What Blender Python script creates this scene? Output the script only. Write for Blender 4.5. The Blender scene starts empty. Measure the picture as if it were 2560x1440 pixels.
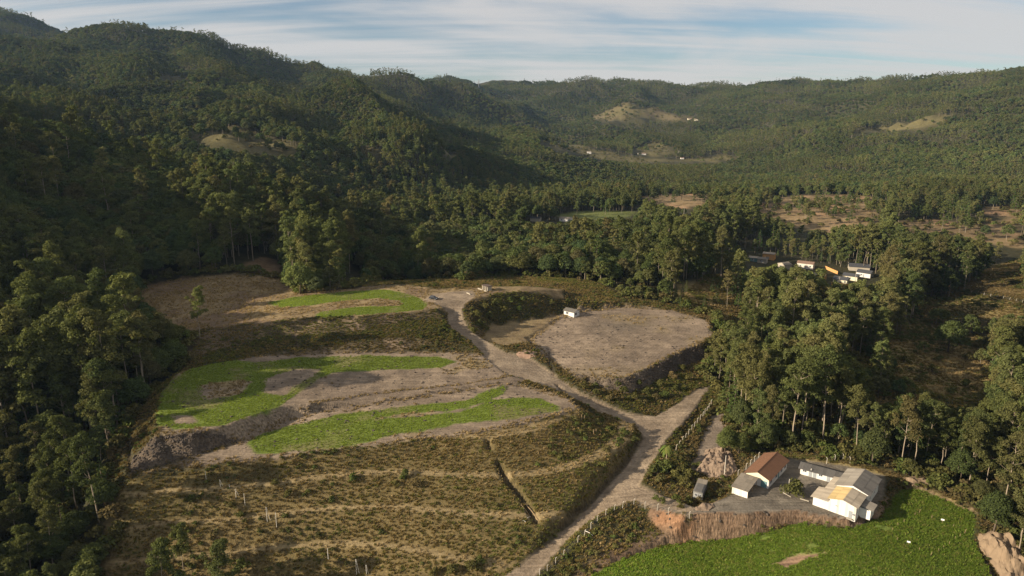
import bpy, math, random, time
import numpy as np
from mathutils import Vector
T0 = time.time()
rng = np.random.default_rng(7)
random.seed(7)
SC = bpy.context.scene
COL = SC.collection
R = math.radians

# ------------------------------------------------------------------ camera
CAM_Z, PITCH, LENS = 100.0, 14.0, 24.0
cam_data = bpy.data.cameras.new('camera')
cam_data.lens = LENS; cam_data.sensor_width = 36.0
cam_data.clip_start = 1.0; cam_data.clip_end = 20000.0
cam = bpy.data.objects.new('camera', cam_data)
cam.location = (0, 0, CAM_Z); cam.rotation_euler = (R(90 - PITCH), 0, 0)
COL.objects.link(cam); SC.camera = cam

# ------------------------------------------------------------------ sky and sun
SUN_EL, SUN_AZ = 20.5, 198.0       # azimuth of the direction the light comes FROM, measured from +X towards +Y
SKY_STRENGTH, SUN_STRENGTH = 0.05, 5.0
SC.view_settings.view_transform = 'Standard'; SC.view_settings.look = 'None'
SC.view_settings.exposure = 0.92; SC.view_settings.gamma = 1.0
SC.view_settings.use_curve_mapping = False
sun_from = Vector((math.cos(R(SUN_AZ)) * math.cos(R(SUN_EL)), math.sin(R(SUN_AZ)) * math.cos(R(SUN_EL)), math.sin(R(SUN_EL))))
sl = bpy.data.lights.new('sun', 'SUN'); sl.energy = SUN_STRENGTH; sl.angle = R(0.6); sl.color = (1.0, 0.86, 0.68)
so = bpy.data.objects.new('sun', sl); so.rotation_euler = (-sun_from).to_track_quat('-Z', 'Y').to_euler(); so.location = (-200, -80, 300)
COL.objects.link(so)
world = bpy.data.worlds.new('World'); SC.world = world; world.use_nodes = True
nt = world.node_tree; nt.nodes.clear()
def N(tree, t, **kw):
    n = tree.nodes.new(t)
    for k, v in kw.items(): setattr(n, k, v)
    return n
def L(tree, a, b): tree.links.new(a, b)
sky = N(nt, 'ShaderNodeTexSky', sky_type='NISHITA', sun_disc=False)
sky.sun_elevation = R(SUN_EL); sky.sun_rotation = R(90 - SUN_AZ)
sky.altitude = 300; sky.air_density = 1.0; sky.dust_density = 0.4; sky.ozone_density = 2.6
# thin cirrus: noise laid out on a flat layer high overhead, stretched along the wind
geo = N(nt, 'ShaderNodeTexCoord'); sep = N(nt, 'ShaderNodeSeparateXYZ'); L(nt, geo.outputs['Generated'], sep.inputs[0])
def M(tree, op, a, b=None, c=None, clamp=False):
    n = N(tree, 'ShaderNodeMath', operation=op); n.use_clamp = clamp
    for i, v in enumerate((a, b, c)):
        if v is None: continue
        if isinstance(v, (int, float)): n.inputs[i].default_value = v
        else: L(tree, v, n.inputs[i])
    return n.outputs[0]
zc = M(nt, 'ADD', M(nt, 'MAXIMUM', sep.outputs[2], 0.0), 0.14)
u = M(nt, 'DIVIDE', sep.outputs[0], zc); v = M(nt, 'DIVIDE', sep.outputs[1], zc)
comb = N(nt, 'ShaderNodeCombineXYZ'); L(nt, u, comb.inputs[0]); L(nt, v, comb.inputs[1])
mp = N(nt, 'ShaderNodeMapping'); mp.inputs['Rotation'].default_value = (0, 0, R(24)); mp.inputs['Scale'].default_value = (0.55, 1.25, 1); mp.inputs['Location'].default_value = (3.1, 1.7, 0)
L(nt, comb.outputs[0], mp.inputs[0])
n1 = N(nt, 'ShaderNodeTexNoise'); n1.inputs['Scale'].default_value = 0.75; n1.inputs['Detail'].default_value = 5.5; n1.inputs['Roughness'].default_value = 0.55; n1.inputs['Distortion'].default_value = 0.7
L(nt, mp.outputs[0], n1.inputs['Vector'])
mp2 = N(nt, 'ShaderNodeMapping'); mp2.inputs['Rotation'].default_value = (0, 0, R(33)); mp2.inputs['Scale'].default_value = (0.25, 2.2, 1); mp2.inputs['Location'].default_value = (8.3, 4.0, 0)
L(nt, comb.outputs[0], mp2.inputs[0])
n2 = N(nt, 'ShaderNodeTexNoise'); n2.inputs['Scale'].default_value = 1.6; n2.inputs['Detail'].default_value = 6; n2.inputs['Roughness'].default_value = 0.6; n2.inputs['Distortion'].default_value = 0.4
L(nt, mp2.outputs[0], n2.inputs['Vector'])
cl = M(nt, 'ADD', M(nt, 'MULTIPLY', n1.outputs['Fac'], 0.62), M(nt, 'MULTIPLY', n2.outputs['Fac'], 0.38))
mr = N(nt, 'ShaderNodeMapRange', interpolation_type='SMOOTHSTEP'); mr.inputs['From Min'].default_value = 0.36; mr.inputs['From Max'].default_value = 0.565
mr.inputs['To Max'].default_value = 0.86
L(nt, cl, mr.inputs['Value'])
mixs = N(nt, 'ShaderNodeMixRGB'); L(nt, mr.outputs[0], mixs.inputs['Fac']); L(nt, sky.outputs[0], mixs.inputs['Color1'])
mixs.inputs['Color2'].default_value = (7.2, 6.85, 6.6, 1)
bg = N(nt, 'ShaderNodeBackground'); bg.inputs['Strength'].default_value = SKY_STRENGTH
L(nt, mixs.outputs[0], bg.inputs['Color'])
wo = N(nt, 'ShaderNodeOutputWorld'); L(nt, bg.outputs[0], wo.inputs['Surface'])

cy = SC.cycles
cy.max_bounces = 5; cy.diffuse_bounces = 3; cy.glossy_bounces = 2; cy.transmission_bounces = 3; cy.transparent_max_bounces = 4; cy.volume_bounces = 0
cy.use_denoising = True; cy.denoising_prefilter = 'NONE'; cy.caustics_reflective = False; cy.caustics_refractive = False
cy.sample_clamp_indirect = 4.0

# ------------------------------------------------------------------ photograph pixel <-> place
F = LENS / 36.0 * 2560.0
CP, SP = math.cos(R(PITCH)), math.sin(R(PITCH))
def ray(px, py):
    a = (np.asarray(px, float) - 1280.0) / F; b = -(np.asarray(py, float) - 720.0) / F
    return a, CP + b * SP, -SP + b * CP
def at_z(px, py, z):
    dx, dy, dz = ray(px, py); t = (z - CAM_Z) / dz
    return dx * t, dy * t, z
def at_y(px, py, Y, canopy=0.0):
    dx, dy, dz = ray(px, py); t = Y / dy
    return dx * t, Y, CAM_Z + dz * t - canopy
def project(x, y, z):
    z = np.asarray(z) - CAM_Z
    d = y * CP - z * SP; up = y * SP + z * CP
    d = np.maximum(d, 1e-3)
    return 1280 + F * np.asarray(x) / d, 720 - F * up / d, d

# ------------------------------------------------------------------ noise
def _hash(ix, iy, s):
    h = (ix.astype(np.int64) * 374761393 + iy.astype(np.int64) * 668265263 + s * 974634777) & 0xffffffff
    h = ((h ^ (h >> 13)) * 1274126177) & 0xffffffff
    h = (h ^ (h >> 16)) & 0xffffffff
    return h / 4294967295.0
def vnoise(x, y, s=0):
    ix = np.floor(x); iy = np.floor(y); fx = x - ix; fy = y - iy
    fx = fx * fx * fx * (fx * (fx * 6 - 15) + 10); fy = fy * fy * fy * (fy * (fy * 6 - 15) + 10)
    a = _hash(ix, iy, s); b = _hash(ix + 1, iy, s); c = _hash(ix, iy + 1, s); d = _hash(ix + 1, iy + 1, s)
    return (a + (b - a) * fx) * (1 - fy) + (c + (d - c) * fx) * fy
def fbm(x, y, wl, octv=4, s=0, gain=0.5):
    t = 0; amp = 1; tot = 0
    for i in range(octv):
        t = t + amp * (vnoise(x / wl + 13.7 * i, y / wl - 7.1 * i, s + i) * 2 - 1); tot += amp; amp *= gain; wl *= 0.5
    return t / tot
def sstep(a, b, x):
    t = np.clip((x - a) / (b - a), 0, 1); return t * t * (3 - 2 * t)

# ------------------------------------------------------------------ terrain control points
CT = []
def cz(*pts):
    for p in pts: CT.append(at_z(*p))
def cyy(*pts):
    for p in pts: CT.append(at_y(p[0], p[1], p[2], p[3] if len(p) > 3 else 15.0))
def cw(*pts): CT.extend(pts)
cz((0,1440,-14),(300,1440,-13),(600,1440,-13),(900,1440,-12),(1150,1440,-10),(1290,1440,-8),(1400,1440,-9),(1600,1440,-8),(2000,1440,-8),(2300,1440,-8),(2560,1440,-7))
cw((-130,60,-24),(0,60,-22),(130,60,-20),(0,-40,-25),(-200,0,-20),(200,0,-20))
cz((300,1190,5),(620,1150,6.5),(830,1125,7),(1100,1095,7.5),(1250,1070,8),(1400,1035,8))
cz((900,1040,8),(500,1110,8),(600,980,12),(1000,950,11),(800,890,13),(1230,890,11),(1000,800,20),(700,780,21),(500,780,18),(600,720,21),(900,740,22),(1150,730,22))
cz((330,1000,6),(330,1120,1),(250,1180,-4),(200,1300,-9),(100,1200,-4),(60,1000,8),(0,1000,10),(330,880,11),(250,850,14),(100,850,19),(0,800,24),(300,760,17),(150,740,25))
cz((1600,1060,0),(1755,980,1.5),(1700,1180,-1.5),(1800,1100,-1.5),(1850,1180,-.5),(2000,1220,0),(2150,1250,0),(2100,1150,0.5),(2250,1180,0),(2400,1230,-1),(2560,1300,-2),(2000,1050,-1),(2200,1060,-4),(2400,1100,-6),(2560,1150,-6))
cz((2400,960,-14),(2250,900,-8),(2300,820,-6),(2450,840,-10),(2520,760,0),(2560,830,-8),(2560,960,-12),(2100,850,-4),(1900,800,2),(1850,900,2))
cz((1560,770,10),(1770,820,9),(1560,945,7),(1420,940,7.5),(1500,980,4),(1620,1010,1.5),(1740,920,3))
cz((1200,700,21),(1000,700,21),(900,710,21),(1500,720,16),(1650,740,12),(1780,700,10),(1850,740,6))
cz((2080,690,-4),(1950,660,-2),(2200,720,-6),(2120,740,-4),(2300,700,-3),(2480,720,0),(2560,700,2))
cz((1400,535,8),(1560,530,8),(1710,545,4),(1680,495,6),(2100,540,6),(2300,540,6),(2450,560,4),(2560,530,8),(2300,490,12),(2000,490,10))
cw((-95,388,5),(-72,430,3),(-58,480,3))
cyy((1000,590,480,20),(1150,560,520,18),(1300,560,500,18),(1500,580,450,18),(1700,580,470,18),(1900,560,560,15),(2560,470,900,12))
cyy((950,470,700,20),(1150,470,750,20),(1300,440,900,20),(1500,440,1000,18),(1700,440,1100,15),(1900,450,1000,15),(2200,450,950,15))
cyy((600,500,400,17),(750,500,420,22),(900,540,430,22),(520,560,360,15),(830,600,380,16))
cz((640,690,22))
cyy((0,285,430,16),(100,300,445,16),(200,320,470,16),(300,350,490,16),(400,390,510,16),(520,440,530,16),(700,460,560,18),(100,500,350,14),(300,550,350,15),(450,600,350,12),(300,650,325,12))
cw((-420,380,116),(-390,300,110),(-300,270,80),(-330,335,97),(-300,215,42),(-260,160,5),(-220,120,-8),(-480,480,125),(-500,600,120),(-330,620,38),(-180,640,18),(-60,680,10))  # includes an unseen ridge left of frame, heights set so its shadow fills the hollow
cyy((0,175,1150),(200,185,1120),(430,195,1100),(600,215,1100),(750,240,1100),(0,240,900),(200,260,850),(400,280,820),(580,315,720,9),(640,350,680,9),(480,340,690,9),(760,330,800),(850,380,750),(900,300,1000),(1050,340,1050),(930,370,800,2),(1130,385,900,3))
cyy((160,80,1700),(260,52,1700),(330,60,1700),(430,75,1700),(520,97,1700),(600,135,1700),(655,160,1700),(690,162,1750),(300,130,1450),(500,150,1450),(100,130,1500))
cyy((0,20,2300),(100,45,2300),(160,85,2300),(-250,-20,2300),(-200,150,1150),(-200,80,1600))
cyy((750,175,1800),(850,172,1850),(960,180,1900),(1040,198,2000),(1100,218,2100),(1150,235,2100),(800,220,1500),(1000,260,1500),(1100,290,1500),(1200,330,1300))
cyy((1200,215,2900),(1350,216,2900),(1500,208,2900),(1600,205,2900),(1700,209,2900),(1780,216,2900),(1850,214,2900),(1950,212,2900),(2100,210,2800))
cyy((1300,270,2300),(1500,260,2500),(1600,280,2350,12),(1700,290,2300,12),(1800,280,2300),(1400,320,1900),(1550,330,1950),(1650,340,1900),(1440,360,1650,8),(1600,365,1650,8),(1500,385,1500,8),(1700,390,1500,8),(1780,395,1450,8),(1620,395,1480,8),(1900,340,1900),(1900,400,1400))
cyy((2200,207,2500),(2350,190,2300),(2480,171,2100),(2560,168,2000),(2800,120,1800),(2100,300,1700),(2240,305,1500,9),(2240,325,1420,9),(2150,330,1420,9),(2400,300,1400),(2500,260,1450),(2300,380,1150),(2500,380,1050),(2100,400,1200),(2560,440,900),(2400,440,950),(2850,300,1200),(2850,450,800),(2850,600,500))
cyy((400,170,2400,0),(700,210,2500,0),(900,225,2600,0),(1100,245,2700,0))
cw((-2600,2600,300),(-1500,3600,150),(0,3700,120),(1500,3700,120),(2600,2800,200),(0,4400,60),(2500,4400,60),(-2500,4400,60),(600,200,-5),(600,60,-15),(500,350,0))
CT = np.array(CT)
_sc = 1.0 / 100.0
def _phi(d2, c): return np.sqrt(d2 + c)
_P = CT[:, :2] * _sc
_cc = (0.28 + 0.35 * np.clip(CT[:, 1] / 1000.0, 0, 2.5)) ** 2
_D = ((_P[:, None, :] - _P[None, :, :]) ** 2).sum(-1)
_A = _phi(_D, _cc[None, :])
n_ = len(CT)
_K = np.zeros((n_ + 3, n_ + 3)); _K[:n_, :n_] = _A - 0.02 * np.eye(n_)
_K[:n_, n_] = 1; _K[:n_, n_+1:] = _P; _K[n_, :n_] = 1; _K[n_+1:, :n_] = _P.T
def fit(zv): return np.linalg.lstsq(_K, np.concatenate([zv, np.zeros(3)]), rcond=None)[0]
_W = fit(CT[:, 2])
def base_height(X, Y):
    x = X.ravel() * _sc; y = Y.ravel() * _sc
    out = _W[n_] + _W[n_+1] * x + _W[n_+2] * y
    for i in range(n_):
        out += _W[i] * np.sqrt((x - _P[i, 0]) ** 2 + (y - _P[i, 1]) ** 2 + _cc[i])
    return out.reshape(X.shape)
def folds(X, Y, Z):
    """gullies and spurs of the hills"""
    hill = sstep(430, 800, Y) * sstep(6, 60, Z)
    rid = 1 - np.abs(fbm(X + 0.35 * Y, Y * 0.8, 340, 4, 11))
    o = hill * (rid - 0.72) * 115 + hill * fbm(X, Y, 130, 3, 21) * 7 + sstep(300, 420, Y) * (1 - hill) * fbm(X, Y, 120, 3, 31) * 2.5
    return o + sstep(-110, -190, X) * sstep(300, 380, Y) * (1 - hill) * fbm(X, Y, 90, 3, 41) * 6
_W0 = _W
_W1 = fit(CT[:, 2] - folds(CT[:, 0], CT[:, 1], CT[:, 2]))

# ------------------------------------------------------------------ the ground grid
def axis(lo_n, hi_n, step, lo, hi, grow, mx):
    a = list(np.arange(lo_n, hi_n + 1e-6, step))
    s = step; x = a[-1]
    while x < hi:
        s = min(s * grow, mx); x += s; a.append(x)
    s = step; x = a[0]; b = []
    while x > lo:
        s = min(s * grow, mx); x -= s; b.append(x)
    return np.array(b[::-1] + a)
GX = axis(-190, 225, 0.75, -2700, 2700, 1.035, 24)
GY = axis(132, 372, 0.75, -60, 4300, 1.032, 24)
XX, YY = np.meshgrid(GX, GY)
ZZ = base_height(XX, YY); FO = folds(XX, YY, ZZ); _W = _W1; ZZ = base_height(XX, YY) + FO

# ------------------------------------------------------------------ polygons of the graded ground
def seg_dist(X, Y, P):
    best = np.full(X.shape, 1e9); ins = np.zeros(X.shape, bool); m = len(P)
    for i in range(m):
        x0, y0 = P[i]; x1, y1 = P[(i + 1) % m]
        ex, ey = x1 - x0, y1 - y0; l2 = ex * ex + ey * ey + 1e-12
        t = np.clip(((X - x0) * ex + (Y - y0) * ey) / l2, 0, 1)
        best = np.minimum(best, (X - x0 - t * ex) ** 2 + (Y - y0 - t * ey) ** 2)
        cond = ((y0 > Y) != (y1 > Y))
        if cond.any():
            xin = x0 + (Y - y0) * ex / (ey if abs(ey) > 1e-9 else 1e-9)
            ins ^= cond & (X < xin)
    return np.sqrt(best), ins
def window(P, margin):
    x0, y0 = P.min(0) - margin; x1, y1 = P.max(0) + margin
    i0, i1 = np.searchsorted(GX, [x0, x1]); j0, j1 = np.searchsorted(GY, [y0, y1])
    return slice(max(j0 - 1, 0), j1 + 1), slice(max(i0 - 1, 0), i1 + 1)
class Poly:
    """outline from (px, py, z): signed distance (negative inside) and a surface through the vertices"""
    def __init__(self, pts, z=None):
        pts = [(p[0], p[1], p[2] if len(p) > 2 else z) for p in pts]
        w = np.array([at_z(*p) for p in pts], float)
        self.P = w[:, :2]; self.w = w
        A = np.sqrt(((w[:, None, :2] - w[None, :, :2]) ** 2).sum(-1) + 9.0); n = len(w)
        K = np.zeros((n + 1, n + 1)); K[:n, :n] = A; K[n, :n] = K[:n, n] = 1
        self.q = np.linalg.lstsq(K, np.append(w[:, 2], 0), rcond=None)[0]
    def surf(self, X, Y):
        o = np.full(X.shape, self.q[-1])
        for i, (x, y, _z) in enumerate(self.w): o = o + self.q[i] * np.sqrt((X - x) ** 2 + (Y - y) ** 2 + 9.0)
        return o
    def sd(self, X, Y, jitter=0.0, wl=6.0, s=5):
        d, ins = seg_dist(X, Y, self.P); d = np.where(ins, -d, d)
        if jitter: d = d + fbm(X, Y, wl, 3, s) * jitter
        return d
    def grade(self, s_fill=1.0, s_cut=1.0, margin=30, blend=0.0, jitter=0.6):
        sl = window(self.P, margin); X, Y = XX[sl], YY[sl]
        d = self.sd(X, Y, jitter); h = self.surf(X, Y); o = np.maximum(d, 0)
        ZZ[sl] = np.minimum(np.maximum(ZZ[sl], h - o * s_fill), h + o * s_cut)

T3 = Poly([(430,830,19),(560,815,20),(700,800,21),(900,790,22),(1060,775,22),(1110,770,22),(1130,760,22),(1190,745,22),(1260,733,22),(1240,716,22),(1160,722,22),(1060,722,22),(1000,712,22),(900,718,22),(750,722,22),(700,700,22),(640,690,22),(530,690,21),(430,700,19),(350,715,18),(350,790,17),(400,820,18)])
BENCH = Poly([(1240,733,22),(1330,728,21),(1410,731,18.8),(1410,722,19),(1330,716,21.5),(1240,716,22)])
TR = Poly([(1320,850,9),(1390,800,10),(1450,780,10.5),(1560,768,10),(1680,775,10),(1770,800,9.5),(1785,830,9),(1770,850,9),(1690,885,8.5),(1600,930,8),(1560,945,8),(1500,945,8),(1420,935,8),(1390,915,8.2),(1360,890,8.6)])
TR_REST = Poly([(1200,850,11.5),(1230,815,11.5),(1330,800,11),(1440,775,10.7),(1420,800,10.3),(1370,830,9.5),(1330,860,9.5),(1260,870,10.5)])
T2 = Poly([(390,1090,12),(560,1075,12),(700,1050,12),(780,1010,11),(950,985,9.8),(1150,965,9.4),(1270,945,9.3),(1250,900,10.6),(1200,885,11.6),(1130,880,12),(900,880,13),(760,885,13.2),(640,890,13.5),(480,920,13.5),(440,935,13.3),(400,990,12.5)])
T1 = Poly([(350,1185,6),(420,1170,6.2),(620,1152,6.5),(830,1127,7),(1100,1097,7.5),(1250,1072,8),(1400,1037,8.2),(1450,1018,8),(1425,1000,7.6),(1380,983,7.6),(1300,965,8.5),(1250,960,9.3),(1000,1000,9.4),(800,1030,8.6),(720,1050,7.8),(600,1105,7.2),(480,1142,6.8)])
YARD = Poly([(1590,1245,-2),(1650,1272,-1),(1723,1290,-.5),(1846,1288,0),(1914,1276,0),(2037,1284,0),(2136,1300,0),(2185,1290,0),(2215,1240,0),(2210,1190,0.2),(2100,1163,0.3),(1990,1148,0.3),(1900,1138,0.2),(1850,1180,0),(1830,1235,0),(1790,1255,-.3),(1740,1268,-.6),(1660,1238,-1.5),(1610,1225,-2)])
FIELD = Poly([(1440,1460,-8),(1560,1395,-7.5),(1650,1365,-7),(1723,1353,-7),(1791,1350,-6.8),(1887,1336,-5.2),(1996,1306,-2.8),(2119,1320,-2.2),(2195,1295,-1.6),(2240,1228,-.8),(2290,1222,-1),(2360,1250,-1.8),(2440,1285,-2.6),(2430,1345,-4),(2465,1410,-5.5),(2500,1470,-6.5),(1800,1480,-8)])
ROADP = [(1228,1462,-8.3),(1365,1362,-6.6),(1451,1290,-5),(1546,1188,-2.2),(1612,1096,0),(1585,1070,.3),(1545,1052,.8),(1500,1040,2),(1440,1004,4),(1385,978,6),(1330,958,7.6),(1270,940,9),(1225,905,10.3),(1180,860,12.3),(1130,828,14.8),(1117,800,17),(1118,782,19),(1100,768,21),(1055,752,22),(1085,735,22),(1180,727,22),(1190,742,22),(1160,762,20.8),(1158,790,18.3),(1170,822,15),(1210,848,12.6),(1260,880,10.8),(1330,900,9),(1395,945,7),(1450,985,4.5),(1530,1020,2),(1590,1038,1),(1640,1040,.8),(1690,1012,1.1),(1743,972,1.6),(1775,965,1.6),(1726,1035,1),(1669,1096,0),(1611,1188,-2),(1600,1215,-2.2),(1650,1236,-1.8),(1740,1268,-.7),(1723,1290,-.6),(1640,1268,-1.4),(1570,1256,-2.8),(1495,1292,-4.6),(1408,1362,-6.4),(1322,1462,-8.3)]
ROAD = Poly(ROADP)
LANE = Poly([(1790,1030,-1.2),(1760,1085,-1.6),(1722,1180,-2),(1768,1180,-1.6),(1800,1130,-1.4),(1825,1040,-1)])
# the vegetated slope below the terraces has narrow benches cut along the contour
SLOPE = Poly([(250,1210,5),(620,1152,6.5),(1100,1097,7.5),(1400,1037,8),(1450,1018,8),(1520,1045,1),(1610,1080,0),(1600,1120,-.6),(1546,1188,-2.2),(1451,1290,-5),(1228,1462,-8.3),(250,1470,-13)])
T3.grade(0.62, 0.8, 40); BENCH.grade(1.0, 0.6, 30); TR_REST.grade(0.8, 0.9, 25); TR.grade(1.1, 1.0, 25); T2.grade(0.75, 0.62, 40); T1.grade(0.72, 1.25, 40)
sl_ = window(SLOPE.P, 2); Xs, Ys = XX[sl_], YY[sl_]
m_ = sstep(0.5, -3.0, SLOPE.sd(Xs, Ys)); step_h = 5.2
zq = (ZZ[sl_] + 2.4 + fbm(Xs, Ys, 40, 2, 51) * 0.8) / step_h; fq = zq - np.floor(zq)
BENCHM = np.zeros(XX.shape); BENCHM[sl_] = m_ * sstep(.74, .82, fq) * sstep(1.0, .96, fq)
ZZ[sl_] += m_ * step_h * (np.where(fq < 0.80, fq * 1.0 / 0.80 * 0.96, 0.96 + (fq - 0.80) / 0.20 * 0.04) - fq) * 0.85
YARD.grade(1.0, 0.6, 20, jitter=0.3); LANE.grade(0.7, 0.7, 12, jitter=0.3); ROAD.grade(0.9, 1.3, 25, jitter=0.35); FIELD.grade(2.0, 3.0, 40, jitter=0.8)
# the trench down the slope, the rough soil of the banks, ruts and clods
def polyline(pts, z): return np.array([at_z(px, py, zz) for px, py, zz in pts], float)
near = sstep(420, 330, YY)
FINE = fbm(XX, YY, 5.0, 4, 61)
ZZ += near * FINE * 0.16
# ------------------------------------------------------------------ reading the ground
def ground_z(x, y):
    x = np.asarray(x, float); y = np.asarray(y, float)
    i = np.clip(np.searchsorted(GX, x) - 1, 0, len(GX) - 2); j = np.clip(np.searchsorted(GY, y) - 1, 0, len(GY) - 2)
    fx = np.clip((x - GX[i]) / (GX[i+1] - GX[i]), 0, 1); fy = np.clip((y - GY[j]) / (GY[j+1] - GY[j]), 0, 1)
    return (ZZ[j, i] * (1-fx) + ZZ[j, i+1] * fx) * (1-fy) + (ZZ[j+1, i] * (1-fx) + ZZ[j+1, i+1] * fx) * fy
def hit(px, py, tmax=4500.0):
    """the place on the ground that a pixel of the photograph looks at"""
    dx, dy, dz = [float(v) for v in ray(px, py)]
    t = 110.0; last = t
    while t < tmax:
        if CAM_Z + dz * t <= ground_z(dx * t, dy * t):
            a, b = last, t
            for _ in range(22):
                m = (a + b) / 2
                if CAM_Z + dz * m <= ground_z(dx * m, dy * m): b = m
                else: a = m
            return dx * b, dy * b, CAM_Z + dz * b
        last = t; t += 0.6 + t * 0.004
    return dx * tmax, dy * tmax, CAM_Z + dz * tmax
class HitPoly(Poly):
    def __init__(self, pts):
        self.w = np.array([hit(*p) for p in pts], float); self.P = self.w[:, :2]; self.px = np.array(pts, float)
def line_dist(X, Y, P):
    best = np.full(X.shape, 1e9)
    for (x0, y0), (x1, y1) in zip(P[:-1], P[1:]):
        ex, ey = x1 - x0, y1 - y0; t = np.clip(((X - x0) * ex + (Y - y0) * ey) / (ex * ex + ey * ey + 1e-9), 0, 1)
        best = np.minimum(best, (X - x0 - t * ex) ** 2 + (Y - y0 - t * ey) ** 2)
    return np.sqrt(best)
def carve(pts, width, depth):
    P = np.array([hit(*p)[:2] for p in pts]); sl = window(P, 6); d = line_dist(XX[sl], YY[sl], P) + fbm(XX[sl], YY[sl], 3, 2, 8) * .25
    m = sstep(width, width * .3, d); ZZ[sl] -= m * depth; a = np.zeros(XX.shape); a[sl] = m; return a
TRENCH = np.zeros(XX.shape)
for pts, wd, dp in (([(1243,1152),(1262,1188),(1272,1208)], 1.1, 1.9), ([(1280,1216),(1300,1238),(1322,1270),(1340,1302)], 1.0, 1.7), ([(1219,1098),(1222,1120)], .9, 1.2),
                    ([(318,1060),(321,1120),(328,1180)], .8, 1.2), ([(1440,1010),(1475,1030),(1505,1043)], .8, .8), ([(1390,960),(1405,975),(1440,1000)], .7, .6),
                    ([(1372,880),(1372,905),(1385,935)], .7, .6), ([(1605,1090),(1560,1160),(1480,1250),(1400,1318)], .9, .7), ([(736,835),(742,870)], .7, .8)):
    TRENCH = np.maximum(TRENCH, carve(pts, wd, dp))
G3 = HitPoly([(668,757),(740,742),(870,728),(960,724),(1030,737),(1070,757),(1062,774),(930,786),(780,797),(800,780),(880,768),(1000,765),(1000,752),(940,745),(860,752),(760,765),(700,770)])
G2 = HitPoly([(390,1050),(395,990),(440,940),(520,910),(650,905),(760,893),(900,888),(1100,893),(1140,905),(1100,920),(950,925),(830,930),(790,950),(760,970),(720,1000),(690,1030),(560,1064),(440,1074),(395,1065)])
H2 = [HitPoly(p) for p in ([(668,945),(740,922),(795,926),(755,955),(708,990),(660,982)], [(500,965),(590,950),(625,955),(600,985),(520,1000)], [(430,1037),(480,1042),(500,1058),(440,1060)])]
G1 = HitPoly([(615,1110),(640,1090),(720,1065),(830,1040),(950,1022),(1090,1010),(1170,1000),(1220,975),(1255,964),(1268,968),(1258,985),(1225,1000),(1290,993),(1350,996),(1395,1015),(1390,1026),(1290,1045),(1130,1062),(1000,1087),(850,1120),(700,1135),(635,1130)])
H1 = [HitPoly([(940,1048),(1000,1034),(1130,1026),(1215,1006),(1150,1030),(1060,1040)])]
MEADOWS = [HitPoly(p) for p in (
    [(1690,770),(1700,710),(1780,695),(1860,715),(1840,760),(1800,800)],
    [(2200,880),(2230,840),(2300,805),(2400,830),(2460,880),(2480,960),(2420,1000),(2300,990),(2230,940)],
    [(2290,760),(2420,735),(2560,760),(2560,800),(2450,790)], [(2420,720),(2470,670),(2560,650),(2560,745)],
    [(2070,735),(2110,715),(2180,725),(2160,800),(2080,800)],
    [(2230,1170),(2000,1140),(1980,1165),(2110,1185),(2260,1210),(2440,1290),(2470,1290),(2350,1225)])]
TANS = [HitPoly(p) for p in (
    [(1900,500),(2000,487),(2150,490),(2210,510),(2200,560),(2080,580),(1960,560),(1890,530)],
    [(2230,560),(2330,540),(2420,560),(2560,535),(2560,620),(2420,600),(2330,590)], [(2440,520),(2560,505),(2560,540),(2480,540)],
    [(1600,492),(1690,483),(1780,487),(1760,515),(1680,520),(1620,505)])]
CUTBANK = HitPoly([(590,680),(610,662),(650,643),(690,650),(715,690),(705,714),(690,702),(640,686)])
LAWN = HitPoly([(1390,540),(1440,528),(1600,528),(1570,545),(1450,553)])
FARCLEAR = [HitPoly(p) for p in (
    [(470,335),(520,312),(575,310),(640,325),(695,350),(740,380),(700,385),(620,372),(520,365)],
    [(1480,290),(1545,263),(1600,275),(1680,278),(1740,290),(1720,300),(1640,297),(1560,305),(1500,300)],
    [(1350,355),(1420,352),(1480,370),(1550,385),(1600,395),(1700,400),(1740,395),(1790,388),(1840,392),(1790,405),(1620,408),(1480,395),(1400,375)],
    [(1580,375),(1620,358),(1660,357),(1690,380),(1640,390)],
    [(2130,338),(2200,312),(2270,303),(2350,308),(2300,322),(2200,325)],
    [(900,375),(925,362),(960,372),(940,385)], [(1110,385),(1130,375),(1150,385),(1130,395)], [(400,192),(440,190),(470,196),(440,200)], [(880,178),(915,175),(925,184),(890,186)])]

# ------------------------------------------------------------------ ground colours (the soil's and plants' own)
shape = XX.shape
jx = fbm(XX, YY, 9, 4, 71); jy = fbm(XX, YY, 2.6, 3, 72); big = fbm(XX, YY, 45, 3, 73)
alb = np.zeros(shape + (3,)); cover = np.zeros(shape)      # cover: what grows there, 0 bare, 1 scrub, 2 crop, 3 dry grass
def col(*c): return np.array(c)
def lay(mask, c): 
    global alb
    alb = alb * (1 - mask[..., None]) + c * mask[..., None]
t = sstep(-0.5, 0.5, jx + 0.5 * jy)[..., None]
alb[:] = col(.034,.034,.016) * (1 - t) + col(.052,.046,.021) * t            # forest floor and scrub
nearz = sstep(430, 380, YY) * sstep(-175, -150, XX) * 1.0
def pmask(p, soft=0.5, jit=1.0, wl=5.0, margin=10, s=81):
    sl = window(p.P, margin); m = np.zeros(shape); d = p.sd(XX[sl], YY[sl], jit, wl, s); m[sl] = sstep(soft, -soft, d); return m
def dist(p, margin=10):
    sl = window(p.P, margin); m = np.full(shape, 50.0); m[sl] = p.sd(XX[sl], YY[sl]); return m
px_, py_, _ = project(XX, YY, ZZ)
t = sstep(-0.6, 0.6, big + 0.7 * jx)[..., None]
scrubc = col(.105,.084,.033) * (1 - t) + col(.15,.112,.048) * t
m_slope = pmask(SLOPE, 1.0, 1.5); lay(m_slope, scrubc * .98); lay(BENCHM, col(.24,.18,.09))
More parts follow.
